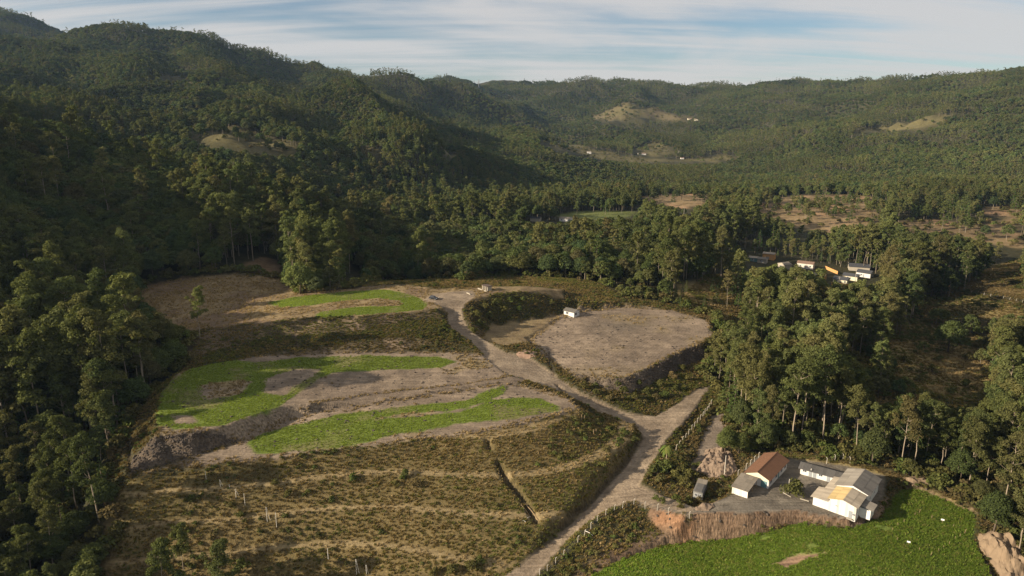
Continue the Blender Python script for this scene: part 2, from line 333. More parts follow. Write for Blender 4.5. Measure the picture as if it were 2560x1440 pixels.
for p in MEADOWS: lay(pmask(p, 3, 5, 14, 20), col(.22,.168,.068) * (0.85 + 0.35 * t))
for p in TANS: lay(pmask(p, 6, 18, 50, 50), col(.21,.148,.075) * (0.75 + 0.5 * t)); lay(pmask(p, 6, 18, 50, 50) * sstep(.12, .4, fbm(XX, YY, 34, 4, 77)), col(.34,.21,.115))
for p in FARCLEAR: lay(pmask(p, 10, 22, 60, 60), col(.115,.098,.042) * (0.7 + 0.5 * t))
lay(pmask(FARCLEAR[1], 10, 22, 60, 60) * sstep(-.2, .2, big), col(.105,.082,.042))
lay(pmask(LAWN, 3, 4, 14, 20), col(.125,.14,.042))
lay(pmask(CUTBANK, 1.5, 2.5, 8), col(.20,.135,.075) * (0.8 + .4 * t)); lay(np.exp(-(((px_ - 692) / 26) ** 2 + ((py_ - 705) / 9) ** 2)) * (YY < 360) * (YY > 280), col(.36,.17,.07))
tt = sstep(-0.35, 0.45, jx * 0.6 + jy * 0.7)[..., None]
dirt = col(.176,.134,.094) * (1 - tt) + col(.25,.191,.132) * tt
dry = col(.25,.185,.095) * (1 - tt) + col(.19,.138,.076) * tt
m_T3 = pmask(T3, 1.2, 2.4, 7); m_T2 = pmask(T2, .8, 1.2); m_T1 = pmask(T1, .8, 1.2); m_TR = pmask(TR, 1.6, 3.2, 8)
m_B = np.maximum(pmask(BENCH, .8, 1.2), pmask(TR_REST, 1.2, 2))
lay(m_T3, dry); lay(m_B, dry * .92)
tv_ = (1 + .2 * fbm(XX, YY, 18, 3, 79))[..., None]; lay(m_T2, dirt * tv_); lay(m_T1, dirt * tv_)
tr = dirt * (1.02 + .22 * fbm(XX, YY, 22, 3, 78))[..., None]; lay(m_TR, tr); lay(np.exp(-(((px_ - 1560) / 75) ** 2 + ((py_ - 815) / 15) ** 2)) * m_TR * .7, col(.12,.098,.072))
# dry grass patches on the bare ground
m_dirtall = np.clip(m_T1 + m_T2 + m_TR * .4, 0, 1)
lay(m_dirtall * sstep(.12, .5, fbm(XX, YY, 16, 4, 91)), col(.25,.19,.10))
lay(m_T3 * sstep(.05, .45, fbm(XX, YY, 20, 4, 92)), col(.17,.118,.07))
d_road, d_field, d_yard = dist(ROAD, 14), dist(FIELD, 30), dist(YARD, 14)
dzx = np.gradient(ZZ, axis=1) / np.gradient(XX, axis=1); dzy = np.gradient(ZZ, axis=0) / np.gradient(YY, axis=0)
steep = np.hypot(dzx, dzy)
# banks of the terraces: soil, rocky below the middle terrace, rubble below the bare field
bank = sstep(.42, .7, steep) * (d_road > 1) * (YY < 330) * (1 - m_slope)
def between(p, q, lim):
    return (p < lim) & (q < lim)
d_T1, d_T2, d_T3, d_TR = dist(T1, 25), dist(T2, 25), dist(T3, 30), dist(TR, 25)
tb = sstep(-.3, .3, jx)[..., None]
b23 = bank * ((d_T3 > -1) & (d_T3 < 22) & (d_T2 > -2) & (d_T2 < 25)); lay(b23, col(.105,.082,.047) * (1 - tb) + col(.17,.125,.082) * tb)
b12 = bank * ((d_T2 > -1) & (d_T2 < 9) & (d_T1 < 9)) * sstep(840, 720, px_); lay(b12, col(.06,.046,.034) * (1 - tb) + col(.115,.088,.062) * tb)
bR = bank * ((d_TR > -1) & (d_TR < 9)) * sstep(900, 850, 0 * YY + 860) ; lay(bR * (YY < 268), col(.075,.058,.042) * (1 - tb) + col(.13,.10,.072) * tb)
m_between = ((d_T1 < 6) & (d_T2 < 6)) * sstep(700, 820, px_) * (d_T1 > -1) * (d_T2 > -1) * 1.0; lay(m_between, dirt * .9)
# clay cut above the green field
ribs = 0.5 + 0.5 * np.sin((XX * 1.0 + YY * .25) * 6.3 + jx * 3)
clay = col(.15,.098,.062) * (1 - tb) + col(.215,.148,.094) * tb
px_, py_, _ = project(XX, YY, ZZ)
red = np.exp(-(((px_ - 1665) / 70) ** 2 + ((py_ - 1295) / 26) ** 2)) + np.exp(-(((px_ - 1712) / 22) ** 2 + ((py_ - 1325) / 34) ** 2))
red = np.where((YY < 200) & (d_field < 14) & (d_field > -1), red, 0) * sstep(-.5, .2, jx + .3)
m_clay = sstep(-.6, .2, d_field) * sstep(.45, .9, steep) * (d_field < 9) * (d_road > .3) * (YY < 205) * (XX > 22)
m_toe = sstep(6, 0, d_field) * (XX < 40) * (XX > 14) * (YY < 175) * (d_road > 1); lay(m_toe * (1 - m_clay) * (d_field > 0), clay * .9)
# soil mound at the right of the field
mound = np.zeros(shape)
# crops
ge = np.full(shape, 50.0)
for g, holes in ((G1, H1), (G2, H2), (G3, [])):
    d = dist(g)
    for h in holes: d = np.maximum(d, -dist(h, 8))
    ge = np.minimum(ge, d)
edge = ge + jx * 1.3 + jy * .9
thin = sstep(.1, .5, fbm(XX, YY, 12, 3, 95))[..., None]
gcol = col(.115,.148,.024) * (1 - thin * .6) + col(.17,.14,.065) * thin * .6
m_G = sstep(.5, -.5, edge); lay(m_G, gcol)
m_F = sstep(.5, -.5, d_field + jx * .8 + jy * .4) * (1 - sstep(.35, .7, steep))
FGc = HitPoly([(1930,1415),(1950,1400),(2010,1385),(2065,1380),(2070,1388),(2010,1405),(1960,1420)])
fcol = col(.10,.14,.026) * (1 - tb) + col(.14,.165,.038) * tb
lay(m_F, fcol); lay(pmask(FGc, .4, 1.0, 3), col(.25,.16,.10))
# yard, lane, roads
yc = col(.135,.115,.088) * (1 - tt) + col(.185,.158,.12) * tt
m_Y = sstep(.5, -.6, d_yard + jx * 1.0); lay(m_Y, yc)
m_L = pmask(LANE, .5, .7); lay(m_L, col(.215,.17,.125) * (.85 + .25 * tt))
rc = col(.205,.156,.106) * (1 - tt) + col(.285,.220,.150) * tt
m_R = sstep(.45, -.45, d_road + jy * .6 + jx * .3); lay(m_R, rc)
ruts = np.exp(-((np.abs(d_road + 1.55) - .0) / .45) ** 2) * .0
lay(m_clay, clay); lay(np.clip(red * .95, 0, .85) * (m_clay > .3), col(.25,.135,.072))
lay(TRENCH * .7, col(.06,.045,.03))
# pale verge between the road and the ditch
COVER = {'slope': m_slope, 'G': m_G, 'F': m_F, 'T1': m_T1, 'T2': m_T2, 'T3': m_T3, 'TR': m_TR, 'R': m_R, 'Y': m_Y, 'L': m_L, 'clay': m_clay, 'bank': bank, 'B': m_B}
# clods and erosion on the steep cut faces
crag = near * np.clip(b12 * 1.2 + bR * 1.0 + m_clay * .5 + b23 * .35, 0, 1.2)
ZZ += crag * (fbm(XX, YY, 3.2, 3, 101) * 1.1) - m_clay * ribs * .22
ZZ -= near * m_G * 0.05

# ------------------------------------------------------------------ ground material
def mat(name):
    m = bpy.data.materials.new(name); m.use_nodes = True; m.node_tree.nodes.clear(); return m, m.node_tree
def ground_material():
    m, t = mat('ground_soil')
    out = N(t, 'ShaderNodeOutputMaterial'); bs = N(t, 'ShaderNodeBsdfPrincipled'); bs.inputs['Roughness'].default_value = .95; bs.inputs['Specular IOR Level'].default_value = .12
    at = N(t, 'ShaderNodeAttribute', attribute_name='soil'); ed = N(t, 'ShaderNodeAttribute', attribute_name='rows')
    tc = N(t, 'ShaderNodeNewGeometry')
    nz = N(t, 'ShaderNodeTexNoise'); nz.inputs['Scale'].default_value = 1.4; nz.inputs['Detail'].default_value = 8; nz.inputs['Roughness'].default_value = .68
    L(t, tc.outputs['Position'], nz.inputs['Vector'])
    nz2 = N(t, 'ShaderNodeTexNoise'); nz2.inputs['Scale'].default_value = .23; nz2.inputs['Detail'].default_value = 6; nz2.inputs['Roughness'].default_value = .6
    L(t, tc.outputs['Position'], nz2.inputs['Vector'])
    sep = N(t, 'ShaderNodeSeparateXYZ'); L(t, ed.outputs['Vector'], sep.inputs[0])
    # rows: x = distance from the edge of the sown strip or track, y = strength
    wob = M(t, 'MULTIPLY', nz2.outputs['Fac'], 5.0)
    wave = M(t, 'SINE', M(t, 'MULTIPLY', M(t, 'ADD', sep.outputs[0], M(t, 'MULTIPLY', nz2.outputs['Fac'], 2.2)), 4.3))
    wave = M(t, 'MULTIPLY', wave, sep.outputs[1])
    f = M(t, 'ADD', M(t, 'MULTIPLY', M(t, 'SUBTRACT', nz.outputs['Fac'], .5), 1.35), M(t, 'MULTIPLY', M(t, 'SUBTRACT', nz2.outputs['Fac'], .5), .9))
    # rills down the steep cut faces, drag marks on the flat bare ground
    mpz = N(t, 'ShaderNodeMapping'); mpz.inputs['Scale'].default_value = (1.9, 1.9, .12); L(t, tc.outputs['Position'], mpz.inputs[0])
    nr = N(t, 'ShaderNodeTexNoise'); nr.inputs['Scale'].default_value = 1.0; nr.inputs['Detail'].default_value = 4; L(t, mpz.outputs[0], nr.inputs['Vector'])
    sn = N(t, 'ShaderNodeSeparateXYZ'); L(t, tc.outputs['Normal'], sn.inputs[0])
    stp = N(t, 'ShaderNodeMapRange'); stp.inputs['From Min'].default_value = .88; stp.inputs['From Max'].default_value = .6; L(t, sn.outputs[2], stp.inputs['Value'])
    rill = M(t, 'MULTIPLY', M(t, 'SUBTRACT', nr.outputs['Fac'], .5), M(t, 'MULTIPLY', stp.outputs[0], 1.9))
    mpd = N(t, 'ShaderNodeMapping'); mpd.inputs['Rotation'].default_value = (0, 0, R(-28)); mpd.inputs['Scale'].default_value = (.07, 1.5, 1); L(t, tc.outputs['Position'], mpd.inputs[0])
    nd = N(t, 'ShaderNodeTexNoise'); nd.inputs['Scale'].default_value = 1.0; nd.inputs['Detail'].default_value = 4; nd.inputs['Distortion'].default_value = .6; L(t, mpd.outputs[0], nd.inputs['Vector'])
    drag = M(t, 'MULTIPLY', M(t, 'SUBTRACT', nd.outputs['Fac'], .5), 1.15)
    f = M(t, 'ADD', f, M(t, 'ADD', rill, drag))
    f = M(t, 'ADD', M(t, 'ADD', f, 1.0), M(t, 'MULTIPLY', wave, .42))
    f = M(t, 'MAXIMUM', f, .25)
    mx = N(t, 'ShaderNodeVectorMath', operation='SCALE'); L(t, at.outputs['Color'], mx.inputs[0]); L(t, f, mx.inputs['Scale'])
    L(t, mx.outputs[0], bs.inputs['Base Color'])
    bp = N(t, 'ShaderNodeBump'); bp.inputs['Strength'].default_value = .9; bp.inputs['Distance'].default_value = .35
    h = M(t, 'ADD', M(t, 'ADD', nz.outputs['Fac'], M(t, 'MULTIPLY', rill, .9)), M(t, 'MULTIPLY', wave, .18)); L(t, h, bp.inputs['Height']); L(t, bp.outputs[0], bs.inputs['Normal'])
    L(t, bs.outputs[0], out.inputs['Surface'])
    return m
MAT_GROUND = ground_material()
rows = np.zeros(shape + (3,))
rows[..., 0] = np.where(m_R > .3, d_road, np.where(m_F > .5, d_field, ge)); rows[..., 1] = np.clip(m_G * .28 + m_R * .12 + m_F * .45 + m_TR * .0, 0, 1)
m_tr2 = (m_TR > .5) & (m_R < .3); rows[..., 0][m_tr2] = (d_TR + .25 * XX)[m_tr2] * .9; rows[..., 1][m_tr2] = .16

# ------------------------------------------------------------------ ground meshes: one grid, split by what the place is
nx, ny = len(GX), len(GY)
dxs, dys = np.gradient(ZZ, axis=1) / np.gradient(XX, axis=1), np.gradient(ZZ, axis=0) / np.gradient(YY, axis=0)
NRM = np.dstack([-dxs, -dys, np.ones(shape)]); NRM /= np.linalg.norm(NRM, axis=2, keepdims=True)
cen = lambda a: (a[:-1, :-1] + a[1:, :-1] + a[:-1, 1:] + a[1:, 1:]) * .25
cX, cY = cen(XX), cen(YY)
keep = (np.abs(cX) < .95 * np.abs(cY) + 340) & (cY > -60)
cat_ = np.zeros(cX.shape, int)
for k, mm in enumerate((m_T3, m_TR, m_T2, m_T1, m_Y, m_F, m_L, m_R), 1): cat_[cen(mm) > .5] = k
GROUND_NAMES = ['ground', 'upper_terrace', 'bare_field', 'middle_terrace', 'lower_terrace', 'yard', 'green_field', 'lane', 'dirt_road']
GROUND_LABELS = ['hilly ground of scrub, meadow and forest floor across the whole valley', 'dry brown upper terrace with a green loop near the dark car', 'bare grey dirt field in front of the small white house',
    'middle dirt terrace carrying the wide green S-shaped strip', 'lowest dirt terrace with the long narrow green strip', 'grey gravel yard between the sheds', 'bright green sown field below the clay bank', 'short dirt lane running beside the hedge bank towards the soil heap', 'pale dirt road forking at the junction']
idx = np.arange(nx * ny).reshape(ny, nx)
def grid_mesh(name, sel):
    q = np.stack([idx[:-1, :-1][sel], idx[:-1, 1:][sel], idx[1:, 1:][sel], idx[1:, :-1][sel]], 1)
    used, inv = np.unique(q, return_inverse=True); q = inv.reshape(-1, 4)
    me = bpy.data.meshes.new(name); nv, nf = len(used), len(q)
    me.vertices.add(nv); me.loops.add(nf * 4); me.polygons.add(nf)
    co = np.stack([XX.ravel()[used], YY.ravel()[used], ZZ.ravel()[used]], 1)
    me.vertices.foreach_set('co', co.ravel()); me.loops.foreach_set('vertex_index', q.ravel().astype(np.int32))
    me.polygons.foreach_set('loop_start', np.arange(0, nf * 4, 4, dtype=np.int32)); me.polygons.foreach_set('use_smooth', np.ones(nf, bool))
    me.update(calc_edges=True)
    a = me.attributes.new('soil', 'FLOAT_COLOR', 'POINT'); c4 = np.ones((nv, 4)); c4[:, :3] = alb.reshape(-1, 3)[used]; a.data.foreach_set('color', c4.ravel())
    a = me.attributes.new('rows', 'FLOAT_VECTOR', 'POINT'); a.data.foreach_set('vector', rows.reshape(-1, 3)[used].ravel())
    me.normals_split_custom_set_from_vertices(NRM.reshape(-1, 3)[used])
    me.materials.append(MAT_GROUND)
    o = bpy.data.objects.new(name, me); COL.objects.link(o); o['kind'] = 'structure'
    return o
for k, nm in enumerate(GROUND_NAMES):
    s_ = keep & (cat_ == k)
    if s_.any():
        o = grid_mesh(nm, s_); o['label'] = GROUND_LABELS[k]; o['category'] = 'road' if nm in ('dirt_road', 'lane') else 'ground'
print('terrain', ZZ.shape, round(time.time() - T0, 1))
# ------------------------------------------------------------------ mesh helpers
class MB:
    def __init__(self): self.v = []; self.f = []; self.m = []
    def add(self, vs, fs, mi=0):
        k = len(self.v); self.v.extend([tuple(p) for p in vs]); self.f.extend([tuple(i + k for i in f) for f in fs]); self.m.extend([mi] * len(fs)); return self
    def box(self, x0, y0, z0, x1, y1, z1, mi=0):
        return self.add([(x0,y0,z0),(x1,y0,z0),(x1,y1,z0),(x0,y1,z0),(x0,y0,z1),(x1,y0,z1),(x1,y1,z1),(x0,y1,z1)],
                        [(0,3,2,1),(4,5,6,7),(0,1,5,4),(1,2,6,5),(2,3,7,6),(3,0,4,7)], mi)
    def prism(self, pts, h0, h1, axis='y', mi=0):
        """outline (a, b) in the plane across the axis, pushed from h0 to h1 along it"""
        n = len(pts); mk = {'y': lambda a, b, h: (a, h, b), 'x': lambda a, b, h: (h, a, b), 'z': lambda a, b, h: (a, b, h)}[axis]
        vs = [mk(a, b, h0) for a, b in pts] + [mk(a, b, h1) for a, b in pts]
        fs = [tuple(range(n))[::-1], tuple(range(n, 2 * n))] + [(i, (i + 1) % n, n + (i + 1) % n, n + i) for i in range(n)]
        return self.add(vs, fs, mi)
    def tube(self, path, radii, sides=6, mi=0):
        path = [Vector(p) for p in path]; vs = []; fs = []
        for i, p in enumerate(path):
            d = (path[min(i+1, len(path)-1)] - path[max(i-1, 0)]).normalized()
            a = d.cross(Vector((0, 0, 1)) if abs(d.z) < .9 else Vector((1, 0, 0))).normalized(); b = d.cross(a)
            for k in range(sides):
                w = 2 * math.pi * k / sides; vs.append(p + (a * math.cos(w) + b * math.sin(w)) * radii[i])
        for i in range(len(path) - 1):
            for k in range(sides):
                q = (k + 1) % sides; fs.append((i*sides+k, i*sides+q, (i+1)*sides+q, (i+1)*sides+k))
        fs.append(tuple(range(sides))[::-1]); fs.append(tuple((len(path)-1)*sides + k for k in range(sides)))
        return self.add(vs, fs, mi)
    def mesh(self, name, mats, smooth=False, tone=None):
        me = bpy.data.meshes.new(name); me.from_pydata(self.v, [], self.f)
        for m in (mats if isinstance(mats, (list, tuple)) else [mats] if mats else []): me.materials.append(m)
        if len(set(self.m)) > 1: me.polygons.foreach_set('material_index', np.array(self.m, np.int32))
        if smooth: me.polygons.foreach_set('use_smooth', np.ones(len(me.polygons), bool))
        if tone is not None: a = me.attributes.new('tone', 'FLOAT', 'POINT'); a.data.foreach_set('value', np.asarray(tone, np.float32))
        me.update(); return me
    def obj(self, name, mats, parent=None, smooth=False):
        return link(name, self.mesh(name, mats, smooth), parent)
def link(name, me, parent=None):
    o = bpy.data.objects.new(name, me); COL.objects.link(o)
    if parent is not None: o.parent = parent
    return o
def tag(o, label, cat, group=None, kind=None):
    o['label'] = label; o['category'] = cat
    if group: o['group'] = group
    if kind: o['kind'] = kind
    return o
def thing(name, loc, rz=0.0, label='', cat='', group=None, scale=None):
    o = bpy.data.objects.new(name, None); COL.objects.link(o); o.empty_display_size = .5
    o.location = loc; o.rotation_euler = (0, 0, rz)
    if scale is not None: o.scale = scale if hasattr(scale, '__len__') else (scale,) * 3
    return tag(o, label, cat, group)

# ------------------------------------------------------------------ plant materials
def leaf_material(name, stops, trans=.22, bright=1.6):
    m, t = mat(name)
    oi = N(t, 'ShaderNodeObjectInfo'); cr = N(t, 'ShaderNodeValToRGB')
    e = cr.color_ramp.elements
    for i, c in enumerate(stops):
        p = i / (len(stops) - 1)
        el = e[i] if i < 2 else e.new(p)
        el.position = p; el.color = (c[0] * bright, c[1] * bright, c[2] * bright, 1)
    e[0].position = 0; e[1].position = 1 / (len(stops) - 1)
    L(t, oi.outputs['Random'], cr.inputs['Fac'])
    at = N(t, 'ShaderNodeAttribute', attribute_name='tone')
    # stands differ from one another: slow change of tone with the place a plant grows in
    pn = N(t, 'ShaderNodeTexNoise'); pn.inputs['Scale'].default_value = .009; pn.inputs['Detail'].default_value = 3; L(t, oi.outputs['Location'], pn.inputs['Vector'])
    stand = M(t, 'ADD', M(t, 'MULTIPLY', M(t, 'SUBTRACT', pn.outputs['Fac'], .5), 1.7), 1.0)
    stand = M(t, 'MULTIPLY', at.outputs['Fac'], M(t, 'MAXIMUM', stand, .5))
    sc = N(t, 'ShaderNodeVectorMath', operation='SCALE'); L(t, cr.outputs['Color'], sc.inputs[0]); L(t, stand, sc.inputs['Scale'])
    d = N(t, 'ShaderNodeBsdfDiffuse'); tr = N(t, 'ShaderNodeBsdfTranslucent'); L(t, sc.outputs[0], d.inputs['Color'])
    sc2 = N(t, 'ShaderNodeVectorMath', operation='MULTIPLY'); L(t, sc.outputs[0], sc2.inputs[0]); sc2.inputs[1].default_value = (1.25, 1.25, .7); L(t, sc2.outputs[0], tr.inputs['Color'])
    mx = N(t, 'ShaderNodeMixShader'); mx.inputs[0].default_value = trans; L(t, d.outputs[0], mx.inputs[1]); L(t, tr.outputs[0], mx.inputs[2])
    out = N(t, 'ShaderNodeOutputMaterial'); L(t, mx.outputs[0], out.inputs['Surface'])
    return m
def plain(name, c, rough=.9, noise=.25, scale=3.0, streak=None, spec=.2, metal=0.0, vary=0.0):
    m, t = mat(name)
    out = N(t, 'ShaderNodeOutputMaterial'); bs = N(t, 'ShaderNodeBsdfPrincipled'); bs.inputs['Roughness'].default_value = rough; bs.inputs['Specular IOR Level'].default_value = spec; bs.inputs['Metallic'].default_value = metal
    tc = N(t, 'ShaderNodeTexCoord'); mp = N(t, 'ShaderNodeMapping'); L(t, tc.outputs['Object'], mp.inputs[0])
    if streak: mp.inputs['Scale'].default_value = streak
    nz = N(t, 'ShaderNodeTexNoise'); nz.inputs['Scale'].default_value = scale; nz.inputs['Detail'].default_value = 6; nz.inputs['Roughness'].default_value = .65; L(t, mp.outputs[0], nz.inputs['Vector'])
    f = M(t, 'ADD', M(t, 'MULTIPLY', M(t, 'SUBTRACT', nz.outputs['Fac'], .5), 2 * noise), 1.0)
    if vary: oi = N(t, 'ShaderNodeObjectInfo'); f = M(t, 'MULTIPLY', f, M(t, 'ADD', M(t, 'MULTIPLY', oi.outputs['Random'], vary), 1 - vary / 2))
    sc = N(t, 'ShaderNodeVectorMath', operation='SCALE'); sc.inputs[0].default_value = c; L(t, f, sc.inputs['Scale'])
    L(t, sc.outputs[0], bs.inputs['Base Color']); L(t, bs.outputs[0], out.inputs['Surface'])
    return m
LEAF = {
 'euc': leaf_material('eucalyptus_leaves', [(.060,.069,.022),(.074,.079,.025),(.050,.064,.022),(.084,.079,.028),(.064,.076,.026),(.088,.075,.030)], .24, 1.65),
 'broad': leaf_material('broadleaf_leaves', [(.040,.054,.018),(.060,.068,.021),(.048,.066,.022),(.070,.070,.024),(.036,.054,.021),(.064,.058,.026),(.070,.082,.025)]),
 'pine': leaf_material('pine_needles', [(.036,.060,.018),(.055,.075,.020),(.044,.066,.024),(.066,.078,.022)]),
 'shrub': leaf_material('shrub_leaves', [(.050,.056,.018),(.080,.070,.024),(.058,.074,.020),(.095,.072,.032)]),
 'palm': leaf_material('palm_fronds', [(.060,.085,.020),(.10,.10,.028)]),
 'grass': leaf_material('wild_grass_blades', [(.085,.066,.024),(.120,.088,.034),(.075,.070,.020),(.140,.100,.044),(.075,.062,.020)], .35, 1.9),
 'grass_green': leaf_material('green_grass_blades', [(.070,.074,.020),(.095,.090,.026),(.062,.066,.018)], .35, 1.8),
 'grass_tan': leaf_material('tan_grass_blades', [(.16,.118,.052),(.19,.135,.060),(.13,.10,.044)], .35, 1.4),
 'dry': leaf_material('dry_grass_blades', [(.26,.19,.09),(.31,.225,.11),(.20,.15,.07)], .2, 1.0),
 'crop': leaf_material('green_crop_blades', [(.125,.165,.022),(.155,.185,.032),(.11,.145,.022)], .38, 1.55),
 'field': leaf_material('field_crop_leaves', [(.105,.155,.022),(.135,.180,.030),(.088,.135,.018),(.17,.175,.046)], .38, 1.6),
}
BARK = plain('pale_bark', (.30,.24,.17), .9, .5, 2.0, (1, 1, .25)); BARK_FAR = plain('forest_bark', (.21,.175,.125), .95, .4, 2.0, (1, 1, .25)); BARK_DARK = plain('dark_bark', (.13,.10,.07), .95, .4, 2.0, (1, 1, .25))

# ------------------------------------------------------------------ tree shapes
def leaf_cloud(r, clusters, per, size, flat=.75, up=.35, jit=.55):
    """small leaf faces over lumps of foliage; clusters: (x, y, z, radius)"""
    V = []; TN = []
    for (cx, cy_, cz_, rad) in clusters:
        n = max(3, int(per * rad * rad))
        u = r.normal(size=(n, 3)); u /= np.linalg.norm(u, axis=1, keepdims=True)
        u[:, 2] = np.where(u[:, 2] < -.3, -u[:, 2], u[:, 2])
        p = np.array([cx, cy_, cz_]) + u * rad * np.array([1, 1, flat]) * r.uniform(.62, 1.08, (n, 1))
        nm = u + r.normal(size=(n, 3)) * jit + np.array([0, 0, up]); nm /= np.linalg.norm(nm, axis=1, keepdims=True)
        ref = r.normal(size=(n, 3)); a = np.cross(nm, ref); a /= np.linalg.norm(a, axis=1, keepdims=True) + 1e-9; b = np.cross(nm, a)
        s = size * r.uniform(.55, 1.25, (n, 1)); s2 = s * r.uniform(.45, .95, (n, 1))
        q = np.stack([p - a * s, p - b * s2 + nm * s * .15, p + a * s * r.uniform(.7, 1.2, (n, 1)), p + b * s2 - nm * s * .1], 1)
        V.append(q.reshape(-1, 3)); TN.append(np.repeat(r.uniform(.72, 1.28, n) * r.uniform(.88, 1.12), 4))
    V = np.concatenate(V); TN = np.concatenate(TN); return V, TN
def cloud_mesh(name, V, TN, m, extra=None):
    n = len(V) // 4; fs = np.arange(n * 4).reshape(n, 4)
    me = bpy.data.meshes.new(name)
    if extra:   # trunk joined in (only for the far forest)
        vs = [tuple(v) for v in V] + extra.v; k = len(V)
        me.from_pydata(vs, [], [tuple(f) for f in fs] + [tuple(i + k for i in f) for f in extra.f])
        me.materials.append(m); me.materials.append(BARK_FAR)
        mi = np.zeros(len(me.polygons), np.int32); mi[n:] = 1; me.polygons.foreach_set('material_index', mi)
        TN = np.concatenate([TN, np.ones(len(extra.v))])
    else:
        me.from_pydata([tuple(v) for v in V], [], [tuple(f) for f in fs]); me.materials.append(m)
    a = me.attributes.new('tone', 'FLOAT', 'POINT'); a.data.foreach_set('value', TN.astype(np.float32)); me.update(); return me
def tree_shape(kind, seed, lod):
    """returns (leaf vertices, tones, trunk builder) for a tree of about unit scale in metres"""
    r = np.random.default_rng(seed); cl = []; tr = MB()
    per, size = {0: (66, .29), 1: (26, .48), 2: (9.0, .86)}[lod]
    sides = 6 if lod == 0 else 4
    if kind == 'euc':
        H = r.uniform(23, 30); bx, by = r.normal(0, .9, 2); n = 7
        path = [(bx * (k / n) ** 1.6 + r.normal(0, .12), by * (k / n) ** 1.6 + r.normal(0, .12), H * .9 * k / n) for k in range(n + 1)]
        path[0] = (0, 0, -.8); tr.tube(path, [.22 * (1 - .84 * k / n) + .02 for k in range(n + 1)], sides)
        nb = 17 if lod < 2 else 8; low = r.uniform(.22, .5)
        for k in range(nb):
            f = low + (1 - low) * (k + r.uniform(0, .8)) / nb; f = min(f, .98); i = f / .9 * n; i0 = min(int(i), n - 1); w = i - i0
            p0 = np.array(path[i0]) * (1 - w) + np.array(path[min(i0 + 1, n)]) * w if f < .9 else np.array(path[-1])
            ang = r.uniform(0, 6.283); reach = r.uniform(1.3, 3.6) * (1 - .62 * max(0, (f - .55) / .45)) * (0.8 + .5 * (f > .5))
            tip = p0 + np.array([math.cos(ang) * reach, math.sin(ang) * reach, r.uniform(1.2, 2.8)])
            if lod < 2: tr.tube([p0, (p0 + tip) / 2 + np.array([0, 0, -.25]), tip], [.065, .045, .02], 4)
            for c in range(3 if lod < 2 else 1):
                o = r.normal(0, .9, 3) * np.array([1, 1, .8]); cl.append((*(tip + o), r.uniform(.95, 1.75) * (1.35 if lod == 2 else 1)))
        cl.append((path[-1][0], path[-1][1], H - 1, 1.4))
        V, TN = leaf_cloud(r, cl, per, size, .85, .25, .65)
    elif kind == 'broad':
        H = r.uniform(11, 16); W = r.uniform(4.2, 6.2); n = 4
        tr.tube([(0, 0, -.8), (r.normal(0, .3), r.normal(0, .3), H * .35), (r.normal(0, .6), r.normal(0, .6), H * .7)], [.32, .24, .08], sides)
        k = {0: 40, 1: 26, 2: 14}[lod]
        for i in range(k):
            ang = i * 2.39996 + r.uniform(-.4, .4); q = (i + .5) / k; el = math.asin(1 - 1.25 * q)
            rr = W * r.uniform(.72, 1.08); 
            c = (math.cos(ang) * math.cos(el) * rr * .84, math.sin(ang) * math.cos(el) * rr * .84, H * .52 + math.sin(el) * H * .40 * r.uniform(.85, 1.1))
            cl.append((*c, r.uniform(1.4, 2.3) * (1.25 if lod == 2 else 1)))
            if lod == 0 and i % 3 == 0: tr.tube([(0, 0, H * .38), (c[0] * .8, c[1] * .8, c[2] - .3)], [.13, .04], 4)
        V, TN = leaf_cloud(r, cl, per * .8, size * 1.05, .8, .4, .5)
    elif kind == 'pine':
        H = r.uniform(14, 20); tr.tube([(0, 0, -.8), (.1, 0, H * .5), (0, .1, H)], [.24, .16, .03], sides)
        nl = 11 if lod < 2 else 6
        for k in range(nl):
            f = .22 + .78 * k / (nl - 1); rad = (1 - f) * 3.4 + .35; nn = max(1, int(6 * (1 - f) + 2.5)) if lod < 2 else max(1, int(4 * (1 - f) + 1))
            for j in range(nn):
                ang = 6.283 * j / nn + r.uniform(0, 1.2); q = rad * r.uniform(.6, 1.0)
                if nn == 1: q = 0
                cl.append((math.cos(ang) * q, math.sin(ang) * q, H * f + r.normal(0, .3), r.uniform(.65, 1.0) * (1.5 if lod == 2 else 1) * (.6 + .5 * (1 - f))))
                if lod == 0 and nn > 1: tr.tube([(0, 0, H * f), (math.cos(ang) * q, math.sin(ang) * q, H * f)], [.05, .02], 3)
        V, TN = leaf_cloud(r, cl, per * 1.25, size * .85, .7, .3, .6)
    elif kind == 'shrub':
        H = r.uniform(1.8, 2.8)
        for j in range(3): a = r.uniform(0, 6.28); tr.tube([(0, 0, -.4), (math.cos(a) * .5, math.sin(a) * .5, H * .6)], [.07, .03], 4)
        for i in range(9): 
            a = r.uniform(0, 6.28); q = r.uniform(.1, 1.3); cl.append((math.cos(a) * q, math.sin(a) * q, H * r.uniform(.3, .85) * (1 - .25 * q), r.uniform(.5, .85)))
        V, TN = leaf_cloud(r, cl, per * 2.2, size * .62, .8, .4, .6)
    return V, TN, tr
